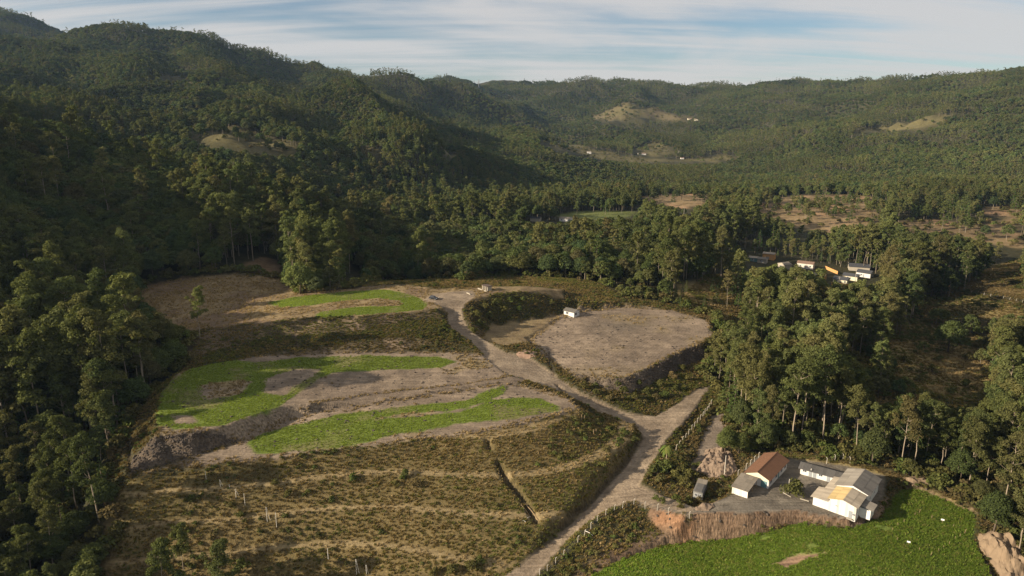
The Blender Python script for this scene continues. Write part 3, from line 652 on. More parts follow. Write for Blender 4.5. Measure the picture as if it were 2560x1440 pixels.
def palm_shape(seed, H=6.5):
    r = np.random.default_rng(seed); tr = MB(); tr.tube([(0, 0, -.5), (.1, .05, H * .5), (0, 0, H)], [.20, .15, .12], 8); fr = []
    for k in range(17):
        a = 6.283 * k / 17 + r.uniform(-.15, .15); lift = r.uniform(-.3, 1.0); Ln = r.uniform(2.0, 2.8); mb = MB(); pts = []
        for i in range(7):
            s = i / 6; pts.append(np.array([math.cos(a) * Ln * s * .9, math.sin(a) * Ln * s * .9, H + lift * 1.3 * s * (1 - s) * 2 + .15 - 2.1 * s * s * (1.1 - .5 * lift)]))
        side = np.array([-math.sin(a), math.cos(a), 0])
        for i in range(6):
            w0, w1 = .55 * math.sin(math.pi * (.12 + .8 * i / 6)), .55 * math.sin(math.pi * (.12 + .8 * (i + 1) / 6)); dn = np.array([0, 0, -.28])
            for sg in (-1, 1): mb.add([pts[i], pts[i+1], pts[i+1] + side * sg * w1 + dn * w1, pts[i] + side * sg * w0 + dn * w0], [(0, 1, 2, 3)])
        fr.append(mb)
    return tr, fr
PROTO = {}
for kd, nv in (('euc', 7), ('broad', 7), ('pine', 4), ('shrub', 5)):
    PROTO[kd] = []
    for i in range(nv):
        V, TN, tr = tree_shape(kd, 100 + 17 * i + len(kd), 0)
        PROTO[kd].append((cloud_mesh(kd + '_crown', V, TN, LEAF[kd]), tr.mesh(kd + '_trunk', BARK if kd in ('euc',) else BARK_DARK, True), V[:, 2].max()))
FULL = {'euc': 'eucalyptus_tree', 'broad': 'broadleaf_tree', 'pine': 'pine_tree', 'shrub': 'shrub'}
CATN = {'euc': 'tree', 'broad': 'tree', 'pine': 'tree', 'shrub': 'shrub'}
def plant(kd, x, y, label, group, scale=1.0, rz=None, var=None, z=None, sz=None):
    i = int(rng.integers(len(PROTO[kd]))) if var is None else var
    cm, tm, H = PROTO[kd][i]; zz = float(ground_z(x, y)) if z is None else z
    o = thing(FULL[kd], (x, y, zz), rng.uniform(0, 6.28) if rz is None else rz, label, CATN[kd], group, (scale, scale, scale * (sz or 1)))
    link('trunk', tm, o); link('crown', cm, o); return o

# ------------------------------------------------------------------ instancing of what nobody could count
def scatter(name, pts, rot, scl, pick, protos, label, cat):
    """one object: points with a copy of one of the given plant meshes on each"""
    me = bpy.data.meshes.new(name); me.vertices.add(len(pts)); me.vertices.foreach_set('co', np.asarray(pts, np.float32).ravel())
    for nm, ty, arr, key in (('rot', 'FLOAT', rot, 'value'), ('scl', 'FLOAT', scl, 'value'), ('pick', 'INT', pick, 'value')):
        a = me.attributes.new(nm, ty, 'POINT'); a.data.foreach_set(key, np.asarray(arr, np.float32 if ty == 'FLOAT' else np.int32))
    me.update(); o = link(name, me); tag(o, label, cat, None, 'stuff')
    g = bpy.data.node_groups.new(name, 'GeometryNodeTree')
    g.interface.new_socket('Geometry', in_out='INPUT', socket_type='NodeSocketGeometry'); g.interface.new_socket('Geometry', in_out='OUTPUT', socket_type='NodeSocketGeometry')
    gi = N(g, 'NodeGroupInput'); go = N(g, 'NodeGroupOutput'); jn = N(g, 'GeometryNodeJoinGeometry')
    for pm in reversed(protos):
        src = bpy.data.objects.new(name + '_source', pm)
        oi = N(g, 'GeometryNodeObjectInfo'); oi.inputs['Object'].default_value = src; oi.transform_space = 'ORIGINAL'
        gt = N(g, 'GeometryNodeGeometryToInstance'); L(g, oi.outputs['Geometry'], gt.inputs[0]); L(g, gt.outputs[0], jn.inputs[0])
    def na(nm, ty): n = N(g, 'GeometryNodeInputNamedAttribute', data_type=ty); n.inputs['Name'].default_value = nm; return n.outputs[0]
    ip = N(g, 'GeometryNodeInstanceOnPoints'); L(g, gi.outputs[0], ip.inputs['Points']); L(g, jn.outputs[0], ip.inputs['Instance'])
    ip.inputs['Pick Instance'].default_value = True; L(g, na('pick', 'INT'), ip.inputs['Instance Index'])
    cx = N(g, 'ShaderNodeCombineXYZ'); L(g, na('rot', 'FLOAT'), cx.inputs[2]); er = N(g, 'FunctionNodeEulerToRotation'); L(g, cx.outputs[0], er.inputs[0]); L(g, er.outputs[0], ip.inputs['Rotation'])
    L(g, na('scl', 'FLOAT'), ip.inputs['Scale']); L(g, ip.outputs[0], go.inputs[0])
    md = o.modifiers.new('scatter', 'NODES'); md.node_group = g
    return o
def sample(a, x, y):
    i = np.clip(np.searchsorted(GX, x) - 1, 0, len(GX) - 1); j = np.clip(np.searchsorted(GY, y) - 1, 0, len(GY) - 1); return a[j, i]
# ------------------------------------------------------------------ where the forest stands
WORKS = HitPoly([(250,1478),(300,1330),(262,1200),(330,1050),(400,960),(470,905),(490,850),(400,822),(345,790),(345,715),(430,697),(530,687),(640,684),(700,697),(745,735),(900,720),(1000,702),(1160,702),(1240,692),(1480,702),(1560,740),(1640,752),(1700,765),(1790,800),(1795,850),(1750,930),(1775,960),(1800,1000),(1840,1130),(1990,1130),(2110,1150),(2260,1190),(2420,1255),(2470,1290),(2560,1400),(2560,1478)])
VILLAGE = HitPoly([(1850,674),(1862,640),(1900,638),(1960,645),(2050,660),(2210,685),(2215,742),(2130,800),(2085,800),(2050,735),(1940,700)])
def poly_in(p, x, y, grow=0.0):
    d, ins = seg_dist(x, y, p.P); return ins | (d < grow)
CANOPY_CLEAR = [(p, .0) for p in MEADOWS + TANS + FARCLEAR + [LAWN, VILLAGE, CUTBANK]]
cand = []
for y0, y1, sp in ((120, 330, 4.7), (330, 520, 5.3), (520, 1000, 5.9), (1000, 1800, 6.7), (1800, 3150, 8.6)):
    w = .87 * y1 + 70
    gx, gy = np.meshgrid(np.arange(-w, w, sp), np.arange(y0, y1, sp))
    gx = gx + rng.uniform(-.46, .46, gx.shape) * sp; gy = gy + rng.uniform(-.46, .46, gy.shape) * sp
    x, y = gx.ravel(), gy.ravel(); k = np.abs(x) < .86 * y + 45; x, y = x[k], y[k]
    cand.append(np.stack([x, y], 1))
cand = np.concatenate(cand); x, y = cand[:, 0], cand[:, 1]
ok = ~poly_in(WORKS, x, y, 1.0) & ((y > 150) | (x < -66) | (x > 128))
for p, gr in CANOPY_CLEAR:
    jit = fbm(x, y, 30 if p.P[:, 1].mean() > 700 else 12, 3, 7) * (22 if p.P[:, 1].mean() > 520 else 4)
    d, ins = seg_dist(x, y, p.P); ok &= (np.where(ins, -d, d) + jit > 0) | ((p.P[:, 1].mean() > 520) & (rng.uniform(0, 1, len(x)) < .07))
x, y = x[ok], y[ok]; z = ground_z(x, y)
# species
px, py, dep = project(x, y, z)
nz1 = fbm(x, y, 140, 3, 201); nz2 = fbm(x, y, 60, 3, 202); u = rng.uniform(0, 1, len(x))
p_euc = np.full(len(x), .04); p_pine = np.full(len(x), .01)
far_ = y > 620
p_euc = np.where(far_ & (nz1 > .18), .85, p_euc)
left_wall = (x < -45) & (y < 318); p_euc = np.where(left_wall, .5, p_euc); p_pine = np.where(left_wall & (y < 215), .22, p_pine)
spur = (px > 500) & (px < 900) & (y > 318) & (y < 455); p_euc = np.where(spur, .6, p_euc)
grove = (x > 45) & (y < 345); p_euc = np.where(grove, .70, p_euc)
rightmid = (px > 1640) & (y >= 345) & (y < 780); p_euc = np.where(rightmid, .66, p_euc); p_pine = np.where(rightmid, .24, p_pine)
centre = (px > 880) & (px <= 1640) & (y >= 318) & (y < 560); p_euc = np.where(centre, .03 + .10 * (nz2 > .3), p_euc)
centre2 = (px > 880) & (px <= 1700) & (y >= 560) & (y < 900); p_euc = np.where(centre2, .45, p_euc); p_pine = np.where(centre2, .15, p_pine)
kind = np.where(u < p_euc, 0, np.where(u < p_euc + p_pine, 2, 1))      # 0 eucalyptus, 1 broadleaf, 2 pine
scl = rng.uniform(.66, 1.14, len(x)); scl = np.where((kind == 1), scl * (1 - .26 * sstep(480, 1100, y)), scl)
scl = np.where((kind == 0) & (y > 620), scl * .66, scl)
scl = np.where(left_wall & (y < 190), scl * .72, scl)
scl = np.where(left_wall & (y > 258) & (x > -175), scl * .74, scl); scl = np.where(left_wall & (y > 232) & (y < 260) & (x > -150), scl * .82, scl); scl = np.where(left_wall & (y > 186) & (y < 232) & (kind == 0), scl * 1.22, scl)
scl = np.where(grove & (kind == 1), scl * rng.uniform(.38, .75, len(x)), scl); scl = np.where(grove & (kind == 0), scl * rng.uniform(.72, 1.08, len(x)), scl)
keep_ = np.ones(len(x), bool)
sunside = (px > 1760) & (px < 2075) & (y > 395) & (y < 520); scl = np.where(sunside, scl * .48, scl)
front = sstep(318, 372, y); scl = np.where(centre, scl * (.42 + .58 * front), scl)
# thin the open parts
thin = grove & (fbm(x, y, 26, 2, 205) > .22); keep_ &= ~(thin & (rng.uniform(0, 1, len(x)) < .6))
rt = rightmid & (nz2 < -.22); keep_ &= ~(rt & (rng.uniform(0, 1, len(x)) < .45))
keep_ &= ~((kind == 0) & (y < 620) & (rng.uniform(0, 1, len(x)) < .22))
x, y, z, kind, scl = x[keep_], y[keep_], z[keep_], kind[keep_], scl[keep_]
# trees that stand before an open place are no taller than the photograph shows them
limit_px = np.arange(-60, 2620, 10.0)
def guard(px0, px1, lim, ymax, jit=18):
    global scl, gone
    tp = project(x, y, z + HT)[1]; bp, dp_ = project(x, y, z)[1:]; pxx = project(x, y, z)[0]
    s = (pxx > px0) & (pxx < px1) & (y < ymax) & (bp > lim - 4); l = lim + rng.uniform(0, jit, len(x))
    s &= tp < l
    f = np.clip((bp - l) / np.maximum(bp - tp, 1), .02, 1); scl = np.where(s, scl * f, scl); gone |= s & (scl * f < .30)
def guard_poly(p, jit=14, pad=0.0):
    q = p.px; lo, hi = q[:, 0].min(), q[:, 0].max()
    for a in np.arange(lo, hi, 12.0):
        ys = []
        for (x0, y0), (x1, y1) in zip(q, np.roll(q, -1, 0)):
            if (x0 - a - 6) * (x1 - a - 6) <= 0 and x0 != x1: ys.append(y0 + (a + 6 - x0) / (x1 - x0) * (y1 - y0))
        if ys: guard(a, a + 12, max(ys) - pad, p.P[:, 1].max() - 8, jit)
HT = np.where(kind == 0, 26.0, np.where(kind == 1, 13.5, 17.0)) * scl; gone = np.zeros(len(x), bool)
for p in TANS + FARCLEAR + [LAWN] + MEADOWS[:4]: guard_poly(p); HT = np.where(kind == 0, 26.0, np.where(kind == 1, 13.5, 17.0)) * scl
for a in [(q, q + 12, float(np.interp(q, [860, 930, 1000, 1100, 1200], [700, 655, 620, 585, 562])), 400, 22) for q in range(860, 1200, 12)] + [(1200, 1640, 560, 420, 40), ] + [(1855, 1960, 676, 500), (1960, 2050, 676, 480), (2050, 2200, 715, 450), (2165, 2470, 1000, 300, 60), (1685, 1735, 548, 690), (345, 450, 760, 300, 60), (420, 470, 850, 235, 60), (1300, 1420, 556, 640), (1700, 1860, 800, 345, 30), (2090, 2180, 900, 300, 60), (440, 700, 700, 322, 5), (1735, 1800, 830, 300, 60)]:
    guard(*a); HT = np.where(kind == 0, 26.0, np.where(kind == 1, 13.5, 17.0)) * scl
x, y, z, kind, scl = x[~gone], y[~gone], z[~gone], kind[~gone], scl[~gone]
HT = np.where(kind == 0, 26.0, np.where(kind == 1, 13.5, 17.0)) * scl
# a coarse map of canopy tops, to find which trees the camera sees
cs = 4.0; cw_, ch_ = int(5400 / cs), int(3300 / cs)
CANO = np.full((ch_, cw_), -1e3)
ci, cj = ((x + 2700) / cs).astype(int), (y / cs).astype(int)
np.maximum.at(CANO, (np.clip(cj, 0, ch_-1), np.clip(ci, 0, cw_-1)), z + HT * .88)
def visible(x, y, ztop, slack=0.0, own=7.0):
    """share of sight lines open from the camera to the top of each tree"""
    n = 90; vis = np.ones(len(x), bool); L_ = np.hypot(x, y)
    for s in np.linspace(.05, 1, n):
        d = L_ * s; go = d < L_ - own
        qx, qy = x * s, y * s; qz = CAM_Z + (ztop - CAM_Z) * s + slack
        g = ground_z(qx, qy)
        c = CANO[np.clip((qy / cs).astype(int), 0, ch_-1), np.clip(((qx + 2700) / cs).astype(int), 0, cw_-1)]
        vis &= ~(go & (np.maximum(g, c) > qz))
    return vis
def terrain_visible(x, y, ztop):
    vis = np.ones(len(x), bool)
    for s in np.linspace(.04, .985, 70): vis &= ~(ground_z(x * s, y * s) > CAM_Z + (ztop - CAM_Z) * s)
    return vis
tv = terrain_visible(x, y, z + HT + 14) | (y < 450)
x, y, z, kind, scl, HT = x[tv], y[tv], z[tv], kind[tv], scl[tv], HT[tv]
px, py, dep = project(x, y, z + HT * .8)
infr = (px > -15) & (px < 2575) & (py > -20) & (py < 1450)
app = HT * F / dep
vis = visible(x, y, z + HT * .97, 0.0)
chosen = np.zeros(len(x), bool)
for k in range(3):
    c = np.where((kind == k) & infr & vis)[0]; c = c[np.argsort(-app[c])][:300]; chosen[c] = True
print('trees', len(x), 'seen', int(vis.sum()), [int((kind == k).sum()) for k in range(3)], 'single', int(chosen.sum()), round(time.time() - T0, 1))
def zone(X, Y, PX, k):
    if X < -45 and Y < 175: return 'in the wood at the foot of the stepped slope', 'wood at the slope foot'
    if X < -45 and Y < 215: return 'in the wood below the rocky bank', 'wood beside the lower terrace'
    if X < -45 and Y < 258: return 'in the wood beside the S-shaped green strip', 'wood beside the green strip'
    if X < -45 and Y < 318: return 'in the tall wood beside the brown upper field', 'wood beside the upper terrace'
    if X < -100 and Y < 400: return 'on the dark slope beyond the brown field', 'trees of the dark slope'
    if X < -100 and Y < 620: return 'on the sunlit crest of the near ridge', 'trees of the near ridge'
    if 500 < PX < 700 and Y < 470: return 'on the wooded spur straight above the brown field', 'trees of the wooded spur'
    if 500 < PX < 900 and Y < 470: return 'on the shaded side of the wooded spur', 'shaded trees of the spur'
    if X > 45 and Y < 262:
        if PX < 1850: return 'in the grove beside the lane and soil heap', 'grove beside the lane'
        if PX < 1990: return 'in the grove behind the red tiled house', 'grove behind the tiled house'
        if PX < 2130: return 'in the grove behind the long white building', 'grove behind the long building'
        if PX < 2290: return 'in the grove behind the barn', 'grove behind the barn'
        return 'in the grove above the green field', 'grove above the green field'
    if X > 45 and Y < 345:
        return ('in the grove by the bare field', 'grove by the bare field') if PX < 1950 else ('in the open grove near the tawny meadow', 'grove near the meadow')
    if 880 < PX <= 1150 and Y < 480: return 'on the rounded wooded knoll behind the parked car', 'knoll behind the car'
    if 1150 < PX <= 1400 and Y < 480: return 'in the wood right behind the concrete hut', 'wood behind the concrete hut'
    if PX <= 1640 and PX > 880 and Y < 480: return 'in the wood behind the small white house', 'wood behind the white house'
    if PX > 1640 and Y < 430: return 'in the wood between bare field and village', 'wood before the village'
    if PX > 1640 and Y < 520: return 'in the wood around the village houses', 'wood around the village'
    if PX > 1640: return 'in the far wood beyond the village houses', 'wood beyond the village'
    if PX > 880: return 'in the far wood around the small lawn', 'wood around the lawn'
    return 'on the distant wooded hillside', 'trees of the distant hillside'
DESC = {0: ('euc', ('short slender eucalyptus', 'mid-height slender eucalyptus', 'very tall slender eucalyptus')), 1: ('broad', ('small round broadleaf tree', 'middling round broadleaf tree', 'big round broadleaf tree')), 2: ('pine', ('small pointed pine', 'middling pointed pine', 'tall pointed pine'))}
CUT = {k: np.quantile(scl[chosen & (kind == k)], [.33, .67]) for k in range(3)}
dW, _i = seg_dist(x, y, WORKS.P)
for i in np.where(chosen)[0]:
    k = int(kind[i]); kd, ds = DESC[k]; w, gname = zone(x[i], y[i], px[i], k); size = int(np.searchsorted(CUT[k], scl[i]))
    edge = ', clearing edge' if dW[i] < 6 else ''
    plant(kd, float(x[i]), float(y[i]), ds[size] + ' ' + w + edge, ('eucalyptus, ', 'broadleaves, ', 'pines, ')[k] + gname + (' edge' if edge else ''), float(scl[i]))
rest = ~chosen
mid = {k: [] for k in range(3)}; protos = []
def joined(kd, seed, lod):
    V, TN, tr = tree_shape(kd, seed, lod); return cloud_mesh(kd + '_far', V, TN, LEAF[kd], tr)
for k, kd in enumerate(('euc', 'broad', 'pine')):
    for lod, nv in ((1, 4 if k < 2 else 2), (2, 4 if k < 2 else 2)):
        mid[k].append((len(protos), nv)); protos += [joined(kd, 900 + 31 * i + 7 * lod + k, lod) for i in range(nv)]
lodsel = (y > 900).astype(int); pick = np.zeros(len(x), int)
for k in range(3):
    for l in range(2):
        s = (kind == k) & (lodsel == l); st, nv = mid[k][l]; pick[s] = st + rng.integers(0, nv, int(s.sum()))
r_ = rest
scatter('forest', np.stack([x, y, z], 1)[r_], rng.uniform(0, 6.28, int(r_.sum())), scl[r_], pick[r_], protos, 'continuous forest of broadleaf trees and eucalyptus over the hills and valley floor', 'forest')
print('forest', int(r_.sum()), round(time.time() - T0, 1))
# ------------------------------------------------------------------ low plants nobody could count
def clump(name, seed, n, h, rad, m, wide=.05, lean=.5):
    r = np.random.default_rng(seed); V = []; TN = []
    for i in range(n):
        a = r.uniform(0, 6.283); q = rad * math.sqrt(r.uniform(0, 1)); b = r.uniform(0, 6.283)
        x0, y0 = math.cos(a) * q, math.sin(a) * q; hh = h * r.uniform(.55, 1.1); lx, ly = math.cos(b) * lean * hh, math.sin(b) * lean * hh
        w = wide * r.uniform(.7, 1.5); px_, py_ = -math.sin(b) * w, math.cos(b) * w
        V += [(x0 - px_, y0 - py_, -.06), (x0 + px_, y0 + py_, -.06), (x0 + lx * .55 + px_ * 1.2, y0 + ly * .55 + py_ * 1.2, hh * .7), (x0 + lx - px_ * .4, y0 + ly - py_ * .4, hh)]
        TN += [r.uniform(.7, 1.3)] * 4
    return cloud_mesh(name, np.array(V), np.array(TN), m)
def spots(poly, sp, seed):
    r = np.random.default_rng(seed); lo, hi = poly.P.min(0), poly.P.max(0)
    gx, gy = np.meshgrid(np.arange(lo[0], hi[0], sp), np.arange(lo[1], hi[1], sp))
    gx = (gx + r.uniform(-.5, .5, gx.shape) * sp).ravel(); gy = (gy + r.uniform(-.5, .5, gy.shape) * sp).ravel()
    k = poly_in(poly, gx, gy); return gx[k], gy[k]
def strew(name, gx, gy, protos, smin, smax, label, cat, pick=None, sink=0.0):
    n = len(gx); scatter(name, np.stack([gx, gy, ground_z(gx, gy) - sink], 1), rng.uniform(0, 6.28, n), rng.uniform(smin, smax, n), rng.integers(0, len(protos), n) if pick is None else pick, protos, label, cat)
gr = [clump('wild_grass', 300 + i, 26, .5, .62, LEAF[('grass', 'grass', 'grass_green', 'grass_green', 'grass_tan')[i]], .085, .9) for i in range(5)]
sb = []
for i in range(3):
    V, TN, tr = tree_shape('shrub', 400 + i, 1); sb.append(cloud_mesh('low_shrub', V * .62, TN, LEAF['shrub']))
dg = [clump('dry_grass', 320 + i, 18, .55, .5, LEAF['dry'], .07, .8) for i in range(3)]
def gsel(gx, gy):
    a = fbm(gx, gy, 22, 3, 302) + rng.normal(0, .24, len(gx)); return np.where(a > .30, 2 + rng.integers(0, 2, len(gx)), np.where(a < -.16, 4, rng.integers(0, 2, len(gx))))
gx, gy = spots(WORKS, .82, 1)
bare = np.clip(sum(sample(COVER[k], gx, gy) for k in ('G', 'F', 'T1', 'T2', 'TR', 'R', 'Y', 'L', 'clay')) + sample(COVER['T3'], gx, gy) + sample(TRENCH, gx, gy) + sample(COVER['B'], gx, gy) * .75 + sample(m_between, gx, gy) + sample(b12, gx, gy) + sample(bR * (YY < 268), gx, gy) * .8, 0, 1)
k = (bare < .35) & (rng.uniform(0, 1, len(gx)) < .92); gx, gy = gx[k], gy[k]
n12 = fbm(gx, gy, 14, 3, 301); shr = (rng.uniform(0, 1, len(gx)) < np.where(n12 > .3, .16, .012))
sx = sample(steep, gx, gy); bm = sample(BENCHM, gx, gy); drysel = (rng.uniform(0, 1, len(gx)) < np.where(bm > .3, .8, .04)); shr &= bm < .3; thin_b = (bm > .3) & (rng.uniform(0, 1, len(gx)) < .55)
pick = np.where(shr, 5 + rng.integers(0, 3, len(gx)), np.where(drysel, 8 + rng.integers(0, 3, len(gx)), gsel(gx, gy)))
gx, gy, pick = gx[~thin_b], gy[~thin_b], pick[~thin_b]
strew('wild_grass', gx, gy, gr + sb + dg, .42, .95, 'rough olive and brown wild grass covering the stepped slope and banks', 'grass', pick)
gx, gy = spots(WORKS, .85, 2)
m1 = sample(np.clip(COVER['T1'] + COVER['T2'], 0, 1), gx, gy); m3 = sample(COVER['T3'], gx, gy); mr_ = sample(COVER['TR'], gx, gy)
other = sample(np.clip(COVER['G'] + COVER['R'], 0, 1), gx, gy); ns = fbm(gx, gy, 16, 4, 91)
pr = m1 * sstep(.0, .5, ns) * .55 + m3 * (.18 + .5 * sstep(.0, .5, fbm(gx, gy, 9, 3, 311))) + mr_ * sstep(.25, .6, ns) * .22
d_edge = np.minimum(np.abs(sample(d_T1, gx, gy)), np.minimum(np.abs(sample(d_T2, gx, gy)), np.abs(sample(d_TR, gx, gy)))); pr = np.maximum(pr, .5 * (d_edge < 1.6) * (m1 + mr_ > .2))
k = (rng.uniform(0, 1, len(gx)) < pr) & (other < .2); strew('dry_grass', gx[k], gy[k], dg, .45, 1.15, 'tufts of straw-coloured dry grass on the bare terraces', 'grass')
cg = [clump('crop_grass', 340 + i, 16, .32, .34, LEAF['crop'], .04, .6) for i in range(3)]
for nm, P_, lb in (('green_strip_grass', G1, 'bright green grass of the long narrow strip on the lowest terrace'), ('green_strip_grass', G2, 'bright green grass of the wide S-shaped strip on the middle terrace'), ('green_strip_grass', G3, 'bright green grass of the loop on the upper terrace')):
    gx, gy = spots(P_, .5, 3); e_ = sample(ge, gx, gy)
    dn = .5 + .5 * np.sin((e_ + .3 * fbm(gx, gy, 6, 2, 312)) * 4.3); k = (e_ < -.1) & (rng.uniform(0, 1, len(gx)) < (.35 + .5 * dn) * (1 - .6 * sstep(.1, .5, fbm(gx, gy, 12, 3, 95))))
    strew(nm, gx[k], gy[k], cg, .5, .95, lb, 'grass')
fc = [clump('field_crop', 350 + i, 30, .42, .42, LEAF['field'], .05, .7) for i in range(4)]
gx, gy = spots(FIELD, .52, 4); k = (sample(m_F, gx, gy) > .5) & (sample(pmask(FGc, .4, 1.0, 3), gx, gy) < .4) & (fbm(gx, gy, 5, 2, 313) > -.75)
strew('field_crop', gx[k], gy[k], fc, .55, 1.15, 'dense knee-high green crop filling the lower field', 'crop')
# stones
ROCK = plain('bank_stone', (.078,.062,.048), .95, .45, 1.5)
def rock_mesh(seed):
    r = np.random.default_rng(seed); mb = MB(); ph = (1 + 5 ** .5) / 2
    vs = np.array([(-1,ph,0),(1,ph,0),(-1,-ph,0),(1,-ph,0),(0,-1,ph),(0,1,ph),(0,-1,-ph),(0,1,-ph),(ph,0,-1),(ph,0,1),(-ph,0,-1),(-ph,0,1)], float) * .5
    vs *= r.uniform(.55, 1.15, (12, 1)) * np.array([1, .8, .6])
    mb.add(vs, [(0,11,5),(0,5,1),(0,1,7),(0,7,10),(0,10,11),(1,5,9),(5,11,4),(11,10,2),(10,7,6),(7,1,8),(3,9,4),(3,4,2),(3,2,6),(3,6,8),(3,8,9),(4,9,5),(2,4,11),(6,2,10),(8,6,7),(9,8,1)])
    return mb.mesh('stone', ROCK)
rocks = [rock_mesh(i) for i in range(4)]
gx, gy = spots(WORKS, .55, 5); w = sample(b12, gx, gy) * .8 + sample(bR * (YY < 268), gx, gy) * .6 + sample(b23, gx, gy) * .05 + sample(m_clay, gx, gy) * .05 + sample(np.clip(COVER['T1'] + COVER['T2'] + COVER['TR'], 0, 1) * (1 - COVER['R']), gx, gy) * .02
k = rng.uniform(0, 1, len(gx)) < w; strew('rubble', gx[k], gy[k], rocks, .15, .75, 'dark stones and clods strewn over the rocky terrace banks', 'rubble')
# undergrowth at the feet of the near trees
ug = []
for i in range(3):
    V, TN, tr = tree_shape('shrub', 430 + i, 1); ug.append(cloud_mesh('undergrowth', V, TN, LEAF['shrub']))
nt_ = (y < 345) & (px > -60) & (px < 2620); ux = np.repeat(x[nt_], 2) + rng.normal(0, 3.0, 2 * int(nt_.sum())); uy = np.repeat(y[nt_], 2) + rng.normal(0, 3.0, 2 * int(nt_.sum()))
k = ~poly_in(WORKS, ux, uy, .5); 
for p in MEADOWS: k &= ~poly_in(p, ux, uy, -1)
WP = np.vstack([WORKS.P, WORKS.P[:1]]); seg = np.hypot(*np.diff(WP, axis=0).T); tt_ = rng.uniform(0, seg.sum(), int(seg.sum() * 1.5)); cum = np.concatenate([[0], np.cumsum(seg)])
ii = np.clip(np.searchsorted(cum, tt_) - 1, 0, len(seg) - 1); ff = (tt_ - cum[ii]) / seg[ii]; e = WP[ii] + (WP[ii+1] - WP[ii]) * ff[:, None] + rng.normal(0, 2.0, (len(ii), 2))
ke = ~poly_in(WORKS, e[:, 0], e[:, 1], -.8) & ((e[:, 1] > 160) | (e[:, 0] < -60) | (e[:, 0] > 125)) & ~poly_in(MEADOWS[5], e[:, 0], e[:, 1]); e = e[ke]
ux, uy, k = np.concatenate([ux, e[:, 0]]), np.concatenate([uy, e[:, 1]]), np.concatenate([k, np.ones(len(e), bool)])
strew('undergrowth', ux[k], uy[k], ug, .6, 1.9, 'dark low undergrowth at the feet of the trees', 'undergrowth')
mx_, my_ = [], []
RIGHT = HitPoly([(1690,760),(1760,690),(1870,680),(2050,735),(2250,730),(2400,700),(2570,640),(2570,1330),(2430,1250),(2250,1180),(2000,1135),(1840,1125),(1770,960),(1790,850),(1790,800)])
for p in [RIGHT, MEADOWS[4]]:
    a, b = spots(p, 1.35, 6); mx_.append(a); my_.append(b)
mx_ = np.concatenate(mx_); my_ = np.concatenate(my_); nn_ = fbm(mx_, my_, 18, 3, 314); k = (rng.uniform(0, 1, len(mx_)) < .85) & ~poly_in(VILLAGE, mx_, my_)
mx_, my_, nn_ = mx_[k], my_[k], nn_[k]; pick = np.where((nn_ > .15) & (rng.uniform(0, 1, len(mx_)) < .3), 5 + rng.integers(0, 3, len(mx_)), np.where(nn_ < -.35, 8 + rng.integers(0, 3, len(mx_)), gsel(mx_, my_)))
strew('meadow_grass', mx_, my_, gr + sb + dg, .7, 1.4, 'tawny grass and bushes on the meadows beyond the grove', 'grass', pick)
print('cover', round(time.time() - T0, 1))

# bushes on the eroded straw-coloured land beyond the village
bx_, by_ = [], []
for p in TANS:
    a, b = spots(p, 5.5, 8); bx_.append(a); by_.append(b)
bx_ = np.concatenate(bx_); by_ = np.concatenate(by_); k = rng.uniform(0, 1, len(bx_)) < .10 + .4 * (fbm(bx_, by_, 40, 3, 315) > .1); k &= (project(bx_, by_, ground_z(bx_, by_))[0] > 1800)
bx_, by_ = bx_[k], by_[k]
for p in FARCLEAR:
    a, b = spots(p, 13, 9); q = rng.uniform(0, 1, len(a)) < .30 + .4 * (fbm(a, b, 50, 2, 316) > 0); bx_ = np.concatenate([bx_, a[q]]); by_ = np.concatenate([by_, b[q]])
strew('far_scrub', bx_, by_, ug, .8, 2.4, 'scattered dark bushes on the eroded land and distant clearings', 'scrub')
# ------------------------------------------------------------------ building materials
WHITE = plain('white_painted_wall', (.64,.61,.56), .85, .16, .8, (1, 1, .3), vary=.14); WHITE_OLD = plain('weathered_white_board', (.60,.55,.46), .9, .22, 1.2, (1, 1, .2), vary=.2)
FIBRE = plain('grey_fibre_cement', (.185,.165,.135), .95, .35, 1.1, vary=.35); FIBRE_TAN = plain('tan_fibre_cement', (.36,.27,.13), .95, .28, 1.0, vary=.35); FIBRE_PALE = plain('pale_fibre_cement', (.27,.23,.175), .95, .25, 1.0, vary=.35); FIBRE_DARK = plain('dark_fibre_cement', (.105,.098,.088), .95, .35, 1.1, vary=.35)
TILE = plain('red_clay_tile', (.20,.105,.06), .9, .4, 1.4); CREAM = plain('cream_plaster', (.62,.56,.40), .9, .12, .8); DOOR = plain('grey_door', (.27,.28,.28), .6, .1); GLASS = plain('dark_window_glass', (.045,.05,.055), .15, .2, 1.0, None, .5)
FRAME = plain('white_frame', (.7,.7,.68), .6, .05); CONC = plain('raw_concrete', (.36,.32,.25), .95, .25, 1.5); POSTM = plain('concrete_post', (.42,.38,.31), .9, .2, 2.0); WOOD = plain('weathered_wood', (.30,.21,.12), .9, .35, 2.0); BLACK = plain('dark_sheet_metal', (.045,.045,.045), .6, .3, 1.5)
ORANGE = plain('ochre_wall', (.50,.27,.10), .9, .15, .8); BLUEG = plain('teal_paint', (.12,.22,.22), .7, .2); ASPH = plain('charcoal_roof', (.06,.062,.066), .9, .3, 1.0); RUST = plain('rusty_roof', (.20,.13,.09), .9, .5, 1.2)
CARP = plain('dark_car_paint', (.022,.024,.028), .4, .05, 1.0, None, .3); RUBBER = plain('tyre_rubber', (.02,.02,.02), .9, .1); SOIL = plain('loose_soil', (.20,.145,.10), .98, .45, .9); SOILP = plain('pale_loose_soil', (.215,.155,.098), .98, .35, .8)
